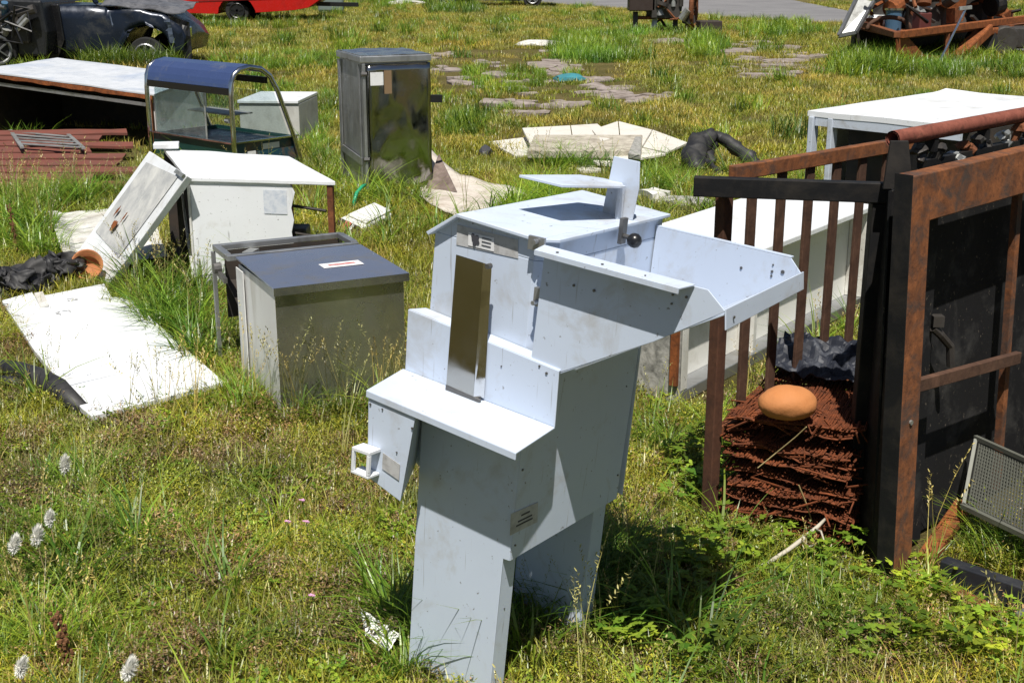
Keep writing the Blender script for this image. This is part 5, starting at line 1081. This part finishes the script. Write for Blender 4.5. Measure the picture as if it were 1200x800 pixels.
p = on_tr(.45, .08); b = BM(); tube(b, [p + V3(.34 * math.cos(a), 0, .03 + .2 * math.sin(a)) for a in [math.pi * i / 14 for i in range(15)]], .035, 8); solo('bent_hoop', b, RUST_BR, 'bent brown hoop standing on the trailer beside the pot', 'hoop', p, smooth=True)
for i, (a, d, r, hh, m, lb) in enumerate(((.75, .25, .26, .62, BLACK_PAINT, 'black drum on the trailer behind the radiator frame'), (.5, .42, .30, .7, ENGINE, 'dark oily drum at the middle of the trailer load'), (.45, .72, .32, .75, DARK_INT, 'sooty drum toward the right end of the trailer load'))):
    p = on_tr(a, d); b = BM(); cyl(b, p + V3(0, 0, hh / 2), (0, 0, 1), r, hh, 20); dm = thing('drum', lb, 'drum', p, 'drums on the trailer'); link('body', b, m, dm, bev=.02)
    b = BM(); tube(b, [p + V3(r * math.cos(2 * math.pi * k / 20), r * math.sin(2 * math.pi * k / 20), hh * .66) for k in range(21)], .02, 6, False); link('hoop', b, m, dm)
pile = thing('scrap_pile', 'tangled dark heap of oily scrap filling the trailer between the drums', 'scrap', on_tr(.5, .5))
jm = [ENGINE, RUST, RUST, BLACK_PAINT, RUST_OR, ALU, RUST_OR, ENGINE]
for k in range(110):
    q = on_tr(rnd.uniform(.08, .95), rnd.uniform(.03, 1.05), rnd.uniform(.08, .95)); b = BM(); ty = k % 4
    if ty == 0: tube(b, [q, q + V3(rnd.uniform(-.4, .4), rnd.uniform(-.3, .3), rnd.uniform(-.2, .3)), q + V3(rnd.uniform(-.6, .6), rnd.uniform(-.3, .3), rnd.uniform(-.3, .4))], .03, 6)
    elif ty == 1: boxc(b, q, rnd.uniform(.1, .45), rnd.uniform(.1, .4), rnd.uniform(.08, .35), rnd.uniform(0, 3)); rumple(b, .06, 5)
    elif ty == 2: cyl(b, q, (rnd.uniform(-1, 1), rnd.uniform(-1, 1), rnd.uniform(-1, 1)), rnd.uniform(.06, .18), rnd.uniform(.06, .4), 14)
    else: beam(b, q, q + V3(rnd.uniform(-.5, .5), rnd.uniform(-.4, .4), rnd.uniform(-.4, .4)), .07, .04)
    link('scrap_piece', b, jm[(k * 5 + k // 4) % 8], pile)
p = on_tr(.85, .12); b = BM(); cyl(b, p + V3(0, 0, .12), (1, .3, 0), .1, .3, 14); solo('pale_canister', b, SCALE_W, 'pale canister lying near the radiator frame on the trailer', 'canister', p, bev=.02)
p = on_tr(.25, .25); b = BM(); boxc(b, p + V3(0, 0, .15), .22, .22, .3, .3); solo('red_can', b, surf('dull_red_can', (.09, .02, .016), .6, rust=.3), 'dull red can upright behind the trailer side rail', 'can', p, bev=.02)
p = k_(.3, .55, KZ + .62); b = BM(); sheet(b, p + V3(-.45, -.1, .02), p + V3(.75, -.1, .15), p + V3(.75, .5, .2), p + V3(-.45, .5, .1), 10, 6, lambda u, v: .06 * noise.noise(Vector((u * 4, v * 4, 1))), .01)
solo('orange_sheet', b, surf('orange_red_sheet', (.46, .10, .03), .6, dirt=(.22, .06, .03), dirt_amt=.3), 'orange sheet of metal lying on top of the trailer drums', 'metal sheet', p)
b = BM(); q0, q1 = at(1096, 82), atd(1131, 12, K0.y + .3); tube(b, [q0, q1], .018, 8); jk = thing('chrome_jack_rod', 'thin chrome rod leaning on the trailer rail', 'rod', q0); link('rod', b, CHROME, jk)
b = BM(); beam(b, q1 + V3(-.09, 0, .02), q1 + V3(.09, 0, .04), .05, .05); link('handle', b, ALU, jk)
b = BM(); q = at(1180, 68); boxc(b, q + V3(.3, .8, .28), .9, .5, .35, .2); cyl(b, q + V3(.1, .5, .25), (0, 1, 0), .24, .2, 18); solo('axle_unit', b, ENGINE, 'dark axle and wheel unit behind the right end of the trailer', 'axle', q, bev=.03)

# ------------------------------------------------------------------ vegetation: tufts
npr = np.random.default_rng(7)
SRC = bpy.data.collections.new('tuft_sources')
def blade(bm, lay, base, ang, h, w, lean, shade, segs=3, droop=0.0, twist=0.0):
    d = Vector((math.cos(ang), math.sin(ang), 0)); s = Vector((-d.y, d.x, 0)); prev = None
    for i in range(segs + 1):
        t = i / segs; p = Vector(base) + d * (lean * h * t * t) + Vector((0, 0, h * (t - droop * t * t)))
        ww = w * (1 - t) ** 0.7 * .5 if i < segs else 0.0
        if i < segs: cur = [bm.verts.new(p - s * ww), bm.verts.new(p + s * ww)]
        else: cur = [bm.verts.new(p)]
        for v in cur: v[lay] = shade
        if prev:
            if len(cur) == 2: bm.faces.new((prev[0], prev[1], cur[1], cur[0]))
            else: bm.faces.new((prev[0], prev[1], cur[0]))
        prev = cur
def leaf(bm, lay, p, ang, ln, w, pitch, shade):
    d = Vector((math.cos(ang) * math.cos(pitch), math.sin(ang) * math.cos(pitch), math.sin(pitch))); s = Vector((-math.sin(ang), math.cos(ang), 0)); n = d.cross(s)
    q = [Vector(p), Vector(p) + d * ln * .35 + s * w * .5 + n * w * -.12, Vector(p) + d * ln * .75 + s * w * .38 + n * w * -.1, Vector(p) + d * ln, Vector(p) + d * ln * .75 - s * w * .38 + n * w * -.1, Vector(p) + d * ln * .35 - s * w * .5 + n * w * -.12]
    m = Vector(p) + d * ln * .5; vs = [bm.verts.new(x) for x in q]; mv = bm.verts.new(m)
    for v in vs + [mv]: v[lay] = shade
    for i in range(6): bm.faces.new((vs[i], vs[(i + 1) % 6], mv))
def source(name, fn, mat, seed):
    bm = bmesh.new(); lay = bm.verts.layers.float.new('shade'); r = random.Random(seed); fn(bm, lay, r)
    me = bpy.data.meshes.new(name); bm.to_mesh(me); bm.free(); me.materials.append(mat)
    o = bpy.data.objects.new(name, me); return o
M_GREEN = leaf_mat('grass_blades', (.11, .16, .013), (.41, .39, .045))
M_DRY = leaf_mat('dry_blades', (.22, .18, .045), (.50, .43, .15), .25)
M_FARDRY = leaf_mat('straw_green_blades', (.22, .19, .035), (.50, .42, .10), .25)
M_BROAD = leaf_mat('broad_leaves', (.08, .175, .014), (.28, .37, .035), .4)
M_BROWN = leaf_mat('dead_thatch', (.13, .075, .034), (.38, .26, .12), .1)
def f_short(n, rad, h0, h1, w):
    def f(bm, lay, r):
        for _ in range(n):
            a = r.uniform(0, 6.283); q = rad * math.sqrt(r.random()); blade(bm, lay, (q * math.cos(a), q * math.sin(a), -.005), r.uniform(0, 6.283), r.uniform(h0, h1), w * r.uniform(.6, 1.2), r.uniform(.1, 1.1), r.random(), 3, r.uniform(0, .35))
    return f
def f_thatch(bm, lay, r):
    for _ in range(34):
        a = r.uniform(0, 6.283); q = .07 * math.sqrt(r.random()); blade(bm, lay, (q * math.cos(a), q * math.sin(a), .0), r.uniform(0, 6.283), r.uniform(.015, .04), .003, r.uniform(1.5, 4.0), r.random(), 3, .4)
def f_clover(bm, lay, r):
    for _ in range(26):
        a = r.uniform(0, 6.283); q = .065 * math.sqrt(r.random()); p = Vector((q * math.cos(a), q * math.sin(a), r.uniform(.008, .04)))
        for k in range(3): leaf(bm, lay, p, a + k * 2.1 + r.uniform(-.3, .3), r.uniform(.009, .017), .010, r.uniform(-.1, .5), r.random())
def f_seed(bm, lay, r):
    for _ in range(4):
        a = r.uniform(0, 6.283); q = .03 * r.random(); h = r.uniform(.16, .32); ln = r.uniform(.1, .5); an = r.uniform(0, 6.283); sh = r.random()
        blade(bm, lay, (q * math.cos(a), q * math.sin(a), 0), an, h, .0028, ln, sh, 4)
        tip = Vector((q * math.cos(a), q * math.sin(a), 0)) + Vector((math.cos(an), math.sin(an), 0)) * ln * h
        for k in range(14):
            t = .72 + .28 * k / 14; p = Vector((q * math.cos(a), q * math.sin(a), 0)) + Vector((math.cos(an), math.sin(an), 0)) * ln * h * t * t + Vector((0, 0, h * t))
            leaf(bm, lay, p, r.uniform(0, 6.283), .011, .0035, r.uniform(.2, 1.2), r.random())
def f_lush(bm, lay, r):
    for _ in range(26):
        a = r.uniform(0, 6.283); q = .05 * math.sqrt(r.random()); blade(bm, lay, (q * math.cos(a), q * math.sin(a), 0), a + r.uniform(-.8, .8), r.uniform(.10, .26), r.uniform(.004, .009), r.uniform(.3, 1.3), r.random(), 5, r.uniform(.1, .6))
def f_weed(bm, lay, r):
    for _ in range(11):
        a = r.uniform(0, 6.283); h = r.uniform(.05, .16); ln = r.uniform(.2, .9); blade(bm, lay, (0, 0, 0), a, h, .003, ln, .2, 3)
        p = Vector((math.cos(a), math.sin(a), 0)) * ln * h + Vector((0, 0, h)); sh = r.random()
        for k in range(5): leaf(bm, lay, p, a + (k - 2) * .75 + r.uniform(-.15, .15), r.uniform(.022, .04), r.uniform(.012, .02), r.uniform(-.35, .25), min(1, max(0, sh + r.uniform(-.2, .2))))
def f_moss(bm, lay, r):
    for _ in range(30):
        a = r.uniform(0, 6.283); q = .06 * math.sqrt(r.random()); p = Vector((q * math.cos(a), q * math.sin(a), 0)); h = r.uniform(.02, .07)
        blade(bm, lay, p, r.uniform(0, 6.28), h, .0022, r.uniform(.1, .8), r.random() * .4, 2)
        for k in range(6): leaf(bm, lay, p + Vector((r.uniform(-.012, .012), r.uniform(-.012, .012), h * r.uniform(.3, 1.0))), r.uniform(0, 6.283), r.uniform(.006, .012), .004, r.uniform(-.2, .9), r.random())
KIN = {}
def add_kind(name, fn, mat, n):
    KIN[name] = [source(name, fn, mat, 100 * len(KIN) + i) for i in range(n)]
add_kind('short', f_short(50, .08, .025, .085, .0046), M_GREEN, 4)
add_kind('dry', f_short(46, .08, .02, .075, .0030), M_DRY, 3)
add_kind('thatch', f_thatch, M_BROWN, 2)
add_kind('clover', f_clover, M_BROAD, 2)
add_kind('moss', f_moss, M_GREEN, 3)
add_kind('mossdry', f_moss, M_BROWN, 2)
add_kind('seed', f_seed, M_DRY, 3)
add_kind('lush', f_lush, M_BROAD, 3)
add_kind('weed', f_weed, M_BROAD, 3)
add_kind('far', f_short(80, .20, .03, .11, .010), M_GREEN, 3)
add_kind('fardry', f_short(80, .20, .03, .12, .008), M_FARDRY, 3)
add_kind('farlush', f_short(80, .18, .12, .30, .014), M_BROAD, 2)

def in_poly(x, y, poly):
    r = np.zeros(len(x), bool); n = len(poly); j = n - 1
    for i in range(n):
        xi, yi = poly[i]; xj, yj = poly[j]
        c = ((yi > y) != (yj > y)) & (x < (xj - xi) * (y - yi) / (yj - yi + 1e-12) + xi); r ^= c; j = i
    return r
def vnoise(x, y, s, seed):
    return np.array([noise.noise(Vector((a * s, b * s, seed))) for a, b in zip(x, y)])
def field(y0, y1, dens, margin=.7):
    area = .54 * (y1 ** 2 - y0 ** 2) + 2 * margin * (y1 - y0); n = int(area * dens * 1.0)
    y = np.sqrt(npr.uniform(y0 ** 2, y1 ** 2, n)); x = npr.uniform(-1, 1, n) * (.54 * y + margin)
    keep = np.ones(n, bool)
    for p in EXCL: keep &= ~in_poly(x, y, p)
    return x[keep], y[keep]
PAVE_ZONE = [gz(*q) for q in ((500, 60), (700, 58), (790, 118), (600, 142), (505, 110))]
SC = {}
def put(kind, x, y, scale, tint):
    SC.setdefault(kind, []).append((x, y, scale, tint))
def tints(x, y, base_var=.25):
    a = vnoise(x, y, .55, 1.0); b_ = vnoise(x, y, 2.2, 5.0); c = vnoise(x, y, 6.0, 8.0); k = npr.uniform(-1, 1, len(x))
    v = 1.0 + .45 * b_ + .45 * c + .30 * k
    warm = .5 * a + .4 * b_ - .08 + .4 * npr.uniform(-1, 1, len(x))
    t = np.stack([v * (1.0 + .40 * warm), v * (1.0 + .06 * warm), v * (1.0 - .25 * warm)], 1)
    return np.clip(t, .25, 2.2)
def scatter(y0, y1, dens, table, smin, smax):
    x, y = field(y0, y1, dens); m = vnoise(x, y, .8, 21.0) + .6 * vnoise(x, y, 3.0, 33.0); u = npr.random(len(x)); t = tints(x, y)
    names = list(table); w = np.stack([np.clip(table[k](m), .0, None) for k in names], 1); w = w / w.sum(1, keepdims=True); cs = np.cumsum(w, 1)
    if y0 > 10:
        zone = in_poly(x, y, PAVE_ZONE) & (npr.random(len(x)) < .8)
    else: zone = np.zeros(len(x), bool)
    idx = (u[:, None] > cs).sum(1).clip(0, len(names) - 1)
    for i, k in enumerate(names):
        s = (idx == i) & ~zone; put(k, x[s], y[s], npr.uniform(smin, smax, s.sum()), t[s])

c01 = lambda v: np.clip(v, 0, 1)
near = {'short': lambda m: .46 + .3 * c01(m), 'moss': lambda m: .17 + 0 * m, 'mossdry': lambda m: .09 + .26 * c01(-m), 'thatch': lambda m: .12 + .26 * c01(-m), 'clover': lambda m: .05 + .10 * c01(m), 'dry': lambda m: .14 + .16 * c01(-m), 'lush': lambda m: .006 + .03 * c01(m - .2), 'seed': lambda m: .012 + 0 * m}
mid = {'short': lambda m: .55 + .4 * c01(m), 'dry': lambda m: .26 + .5 * c01(-m), 'thatch': lambda m: .10 + .2 * c01(-m), 'moss': lambda m: .15 + 0 * m, 'lush': lambda m: .02 + .05 * c01(m - .3), 'seed': lambda m: .006 + 0 * m}
farr = {'far': lambda m: .52 + .7 * c01(m), 'fardry': lambda m: .36 + .6 * c01(-m), 'farlush': lambda m: .025 + .12 * c01(m - .3)}
scatter(1.2, 3.6, 760, near, .7, 1.3)
scatter(3.6, 6.0, 500, near, .8, 1.4)
scatter(6.0, 10.5, 230, mid, .9, 1.6)
scatter(10.5, 18.0, 44, farr, .6, 1.1)
scatter(18.0, 46.0, 17, farr, .7, 1.4)
def clump(kind, x0, y0, x1, y1, n, smin=.8, smax=1.3, g=1.0):
    """a lush corner of the field, bounded by two sighted ground points"""
    px = npr.uniform(x0, x1, n); py = npr.uniform(y0, y1, n)
    P = [at(a, b_) for a, b_ in zip(px, py)]; x = np.array([p.x for p in P]); y = np.array([p.y for p in P])
    keep = np.ones(n, bool)
    for p in EXCL: keep &= ~in_poly(x, y, p)
    x, y = x[keep], y[keep]; t = tints(x, y) * g
    put(kind, x, y, npr.uniform(smin, smax, len(x)), np.clip(t, .25, 2.4))
clump('weed', 850, 590, 1000, 680, 40, .4, .75); clump('weed', 960, 690, 1200, 780, 40, .4, .7); clump('lush', 900, 640, 1200, 780, 70, .3, .6)
clump('weed', 790, 530, 880, 600, 30, .5, .9); clump('lush', 755, 480, 845, 555, 26, .4, .8); clump('lush', 1090, 640, 1200, 680, 14, .5, .9); clump('lush', 1092, 600, 1130, 640, 6, .8, 1.2)
clump('lush', 150, 315, 245, 430, 75, .8, 1.4); clump('seed', 150, 320, 240, 400, 20, .9, 1.4); clump('lush', 0, 225, 110, 305, 80, .9, 1.5); clump('seed', 10, 215, 110, 290, 30, 1, 1.5)
clump('lush', 930, 385, 1000, 425, 18, .6, 1.0); clump('lush', 600, 640, 735, 740, 90, .6, 1.0); clump('seed', 600, 650, 780, 760, 30, .6, 1.0); clump('seed', 290, 455, 480, 500, 34, .8, 1.3); clump('lush', 260, 450, 480, 500, 40, .5, 1.0)
clump('seed', 110, 440, 260, 500, 26, .7, 1.2); clump('lush', 20, 560, 110, 800, 30, .5, .9); clump('seed', 0, 540, 140, 800, 24, .6, 1.0); clump('lush', 440, 690, 530, 800, 26, .6, 1.0); clump('weed', 690, 660, 850, 790, 30, .5, .8)
clump('dry', 0, 195, 165, 232, 140, 1.3, 2.2); clump('seed', 0, 205, 165, 235, 60, .7, 1.0); clump('lush', 0, 210, 165, 235, 50, .6, 1.0); clump('lush', 380, 215, 500, 245, 50, .6, 1.2); clump('lush', 590, 225, 660, 255, 50, .9, 1.4, 1.2); clump('lush', 630, 185, 700, 200, 40, .9, 1.3, 1.2); clump('lush', 745, 190, 800, 235, 30, .8, 1.2)
clump('farlush', 650, 42, 745, 74, 150, .7, 1.1, 1.15); clump('farlush', 720, 30, 800, 50, 30, .7, 1.0, 1.2); clump('farlush', 810, 48, 845, 70, 36, .8, 1.3, 1.2); clump('farlush', 985, 62, 1060, 92, 70, .9, 1.5, 1.1); clump('farlush', 1060, 70, 1200, 95, 60, .7, 1.1)
clump('farlush', 860, 25, 960, 45, 60, .7, 1.1, 1.2); clump('farlush', 500, 5, 560, 18, 30, 1, 1.6, .9); clump('farlush', 440, 3, 480, 12, 20, .9, 1.3); clump('farlush', 200, 20, 400, 34, 40, .6, 1.0, .8); clump('farlush', 280, 66, 400, 82, 40, .6, .9, 1.1); clump('farlush', 100, 76, 205, 86, 60, 1.0, 1.7, .6); clump('fardry', 100, 80, 210, 95, 40, 1.2, 2.2, .9); clump('farlush', 540, 80, 640, 110, 40, .5, .8, 1.2); clump('farlush', 370, 110, 392, 200, 40, .35, .6, 1.2); clump('farlush', 515, 110, 600, 160, 40, .3, .6, 1.0)
for _k in range(16):
    _x, _y = npr.uniform(0, 470), npr.uniform(510, 790); clump('mossdry', _x - 26, _y - 14, _x + 26, _y + 14, 4, .9, 1.5, .9); clump('thatch', _x - 30, _y - 16, _x + 30, _y + 16, 6, .9, 1.6)
for _k in range(22):
    _x, _y = npr.uniform(0, 1180), npr.uniform(500, 790); clump('lush', _x - 26, _y - 14, _x + 26, _y + 14, 6, .35, .6, 1.15)
GROUPS = {'grass': (['short', 'far', 'moss'], 'short mixed green grass covering the field'), 'dry_grass': (['dry', 'fardry', 'seed'], 'straw coloured dry grass and seed stalks all over the field'),
          'ground_cover': (['clover', 'thatch', 'mossdry'], 'low clover and brown dead thatch between the grass tufts'), 'weeds': (['lush', 'weed', 'farlush'], 'lush long bladed grass and leafy green weeds in clumps')}
for gname, (kinds, lbl) in GROUPS.items():
    coll = bpy.data.collections.new(gname + '_sources'); base = {}; k = 0
    for kd in kinds:
        base[kd] = (k, len(KIN[kd]))
        for o in KIN[kd]: o.name = 'tuft_%03d' % k; o.data.name = o.name; coll.objects.link(o); k += 1
    order = sorted(o.name for o in coll.objects)
    X, I, Sc, Ti = [], [], [], []
    for kd in kinds:
        for (x, y, s, t) in SC.get(kd, []):
            X.append(np.stack([x, y, np.array([gh(a, b_) for a, b_ in zip(x, y)])], 1)); Sc.append(s); Ti.append(t); I.append(npr.integers(0, base[kd][1], len(x)) + base[kd][0])
    X = np.concatenate(X); I = np.concatenate(I); Sc = np.concatenate(Sc); Ti = np.concatenate(Ti); n = len(X)
    me = bpy.data.meshes.new(gname); me.vertices.add(n); me.vertices.foreach_set('co', X.astype(np.float32).ravel())
    a = me.attributes.new('tint', 'FLOAT_COLOR', 'POINT'); a.data.foreach_set('color', np.concatenate([Ti, np.ones((n, 1))], 1).astype(np.float32).ravel())
    a = me.attributes.new('scl', 'FLOAT', 'POINT'); a.data.foreach_set('value', Sc.astype(np.float32))
    a = me.attributes.new('pick', 'INT', 'POINT'); a.data.foreach_set('value', I.astype(np.int32))
    rot = np.stack([npr.normal(0, .10, n), npr.normal(0, .10, n), npr.uniform(0, 6.283, n)], 1)
    a = me.attributes.new('rot', 'FLOAT_VECTOR', 'POINT'); a.data.foreach_set('vector', rot.astype(np.float32).ravel())
    me.update()
    o = bpy.data.objects.new(gname, me); COL.objects.link(o); meta(o, lbl, 'grass' if 'grass' in gname else gname.replace('_', ' '), None, 'stuff')
    ng = bpy.data.node_groups.new(gname, 'GeometryNodeTree')
    ng.interface.new_socket('Geometry', in_out='INPUT', socket_type='NodeSocketGeometry'); ng.interface.new_socket('Geometry', in_out='OUTPUT', socket_type='NodeSocketGeometry')
    gi = ng.nodes.new('NodeGroupInput'); go = ng.nodes.new('NodeGroupOutput'); ip = ng.nodes.new('GeometryNodeInstanceOnPoints'); ci = ng.nodes.new('GeometryNodeCollectionInfo')
    ci.inputs['Collection'].default_value = coll; ci.inputs['Separate Children'].default_value = True; ci.inputs['Reset Children'].default_value = True
    def na(nm, ty):
        q = ng.nodes.new('GeometryNodeInputNamedAttribute'); q.data_type = ty; q.inputs['Name'].default_value = nm; return q.outputs['Attribute']
    er = ng.nodes.new('FunctionNodeEulerToRotation')
    L_ = ng.links.new
    L_(gi.outputs[0], ip.inputs['Points']); L_(ci.outputs[0], ip.inputs['Instance']); ip.inputs['Pick Instance'].default_value = True
    L_(na('pick', 'INT'), ip.inputs['Instance Index']); L_(na('rot', 'FLOAT_VECTOR'), er.inputs[0]); L_(er.outputs[0], ip.inputs['Rotation']); L_(na('scl', 'FLOAT'), ip.inputs['Scale'])
    L_(ip.outputs[0], go.inputs[0])
    md = o.modifiers.new('tufts', 'NODES'); md.node_group = ng
    print(gname, n)

# ------------------------------------------------------------------ single plants one can point at
for i, (x, y, z, rr, lb) in enumerate(((76, 546, .16, .028, 'white fluffy seed head highest of those at left, standing alone'), (58, 609, .17, .022, 'small white fluffy seed head just above another at the left'), (43, 630, .16, .026, 'white fluffy seed head below a smaller one at the left'), (16, 640, .15, .024, 'ragged white seed head nearest the left edge'), (24, 784, .14, .024, 'white seed head at the bottom left corner'), (150, 786, .12, .024, 'white seed head at the bottom edge, right of the corner one'))):
    r = ray(x, y); t = (z - CAM_H) / r.z; p = V3(0, 0, CAM_H) + r * t
    pl_ = thing('fluffy_plant', lb, 'seed head', (p.x, p.y, 0), 'white fluffy seed heads at the left')
    b = BM(); tube(b, [p + V3(.02, .01, -z), p + V3(.006, 0, -z * .4), p], .0018, 5); link('stem', b, STRAW, pl_)
    rr *= rnd.uniform(.9, 1.2); b = BM(); blob(b, p + V3(0, 0, .0), rr * .24, rr * .24, rr * .66, 3, .6, 2.5, i)
    for k in range(900):
        tz = rnd.uniform(-1, 1); aa = rnd.uniform(0, 6.283); rad = rr * .72 * math.sqrt(max(.05, 1 - tz * tz)) * rnd.uniform(.5, 1.15)
        q = p + V3(math.cos(aa) * rad * .25, math.sin(aa) * rad * .25, tz * rr * .6); e = p + V3(math.cos(aa) * rad, math.sin(aa) * rad, tz * rr * 1.05 + rnd.uniform(-.1, .7) * rr) + V3(.5, .1, 0) * rr * (tz + .4) * (.25 + .12 * i)
        s_ = V3(-math.sin(aa), math.cos(aa), rnd.uniform(-.5, .5)) * .0015; b.faces.new((b.verts.new(q - s_), b.verts.new(q + s_), b.verts.new(e)))
    link('fluff', b, FLUFF, pl_)
for x, y, lb in ((354, 588, 'pink flower highest of the four in the left grass'), (337, 613, 'leftmost pink flower of the left grass'), (359, 613, 'pink flower right of the leftmost one, at its level'), (366, 700, 'lowest pink flower, above the torn paper')):
    p = at(x, y, .09); fl_o = thing('pink_flower', lb, 'flower', (p.x, p.y, 0), 'pink flowers in the left grass')
    b = BM(); tube(b, [p + V3(.01, 0, -.09), p], .0014, 5); link('stem', b, LEAF_G, fl_o)
    b = BM()
    for k in range(9):
        a = k * .7; q = p + V3(0, 0, .001 * k); d = V3(math.cos(a), math.sin(a), .4) * rnd.uniform(.009, .013); s = V3(-math.sin(a), math.cos(a), 0) * .004; b.faces.new([b.verts.new(v) for v in (q, q + d * .6 + s, q + d, q + d * .6 - s)])
    link('petals', b, PINK, fl_o)
for x, y, hh, lb in ((86, 792, .17, 'reddish brown dead dock stalk at the lower left'), (22, 300, .30, 'tall reddish dead dock stalk in long grass at the left edge')):
    p = at(x, y); ds = thing('dead_stalk', lb, 'plant', p)
    b = BM(); tube(b, [p, p + V3(-.01, 0, hh * .5), p + V3(-.025, .01, hh)], [.004, .0035, .002], 6); link('stem', b, BROWN_STALK, ds)
    b = BM()
    for k in range(90):
        z = rnd.uniform(.25, 1) * hh; q = p + V3(-.025 * z / hh + rnd.uniform(-.012, .012), rnd.uniform(-.012, .012), z); boxc(b, q, .007, .006, .006, rnd.uniform(0, 3))
    link('seed_husks', b, BROWN_STALK, ds)
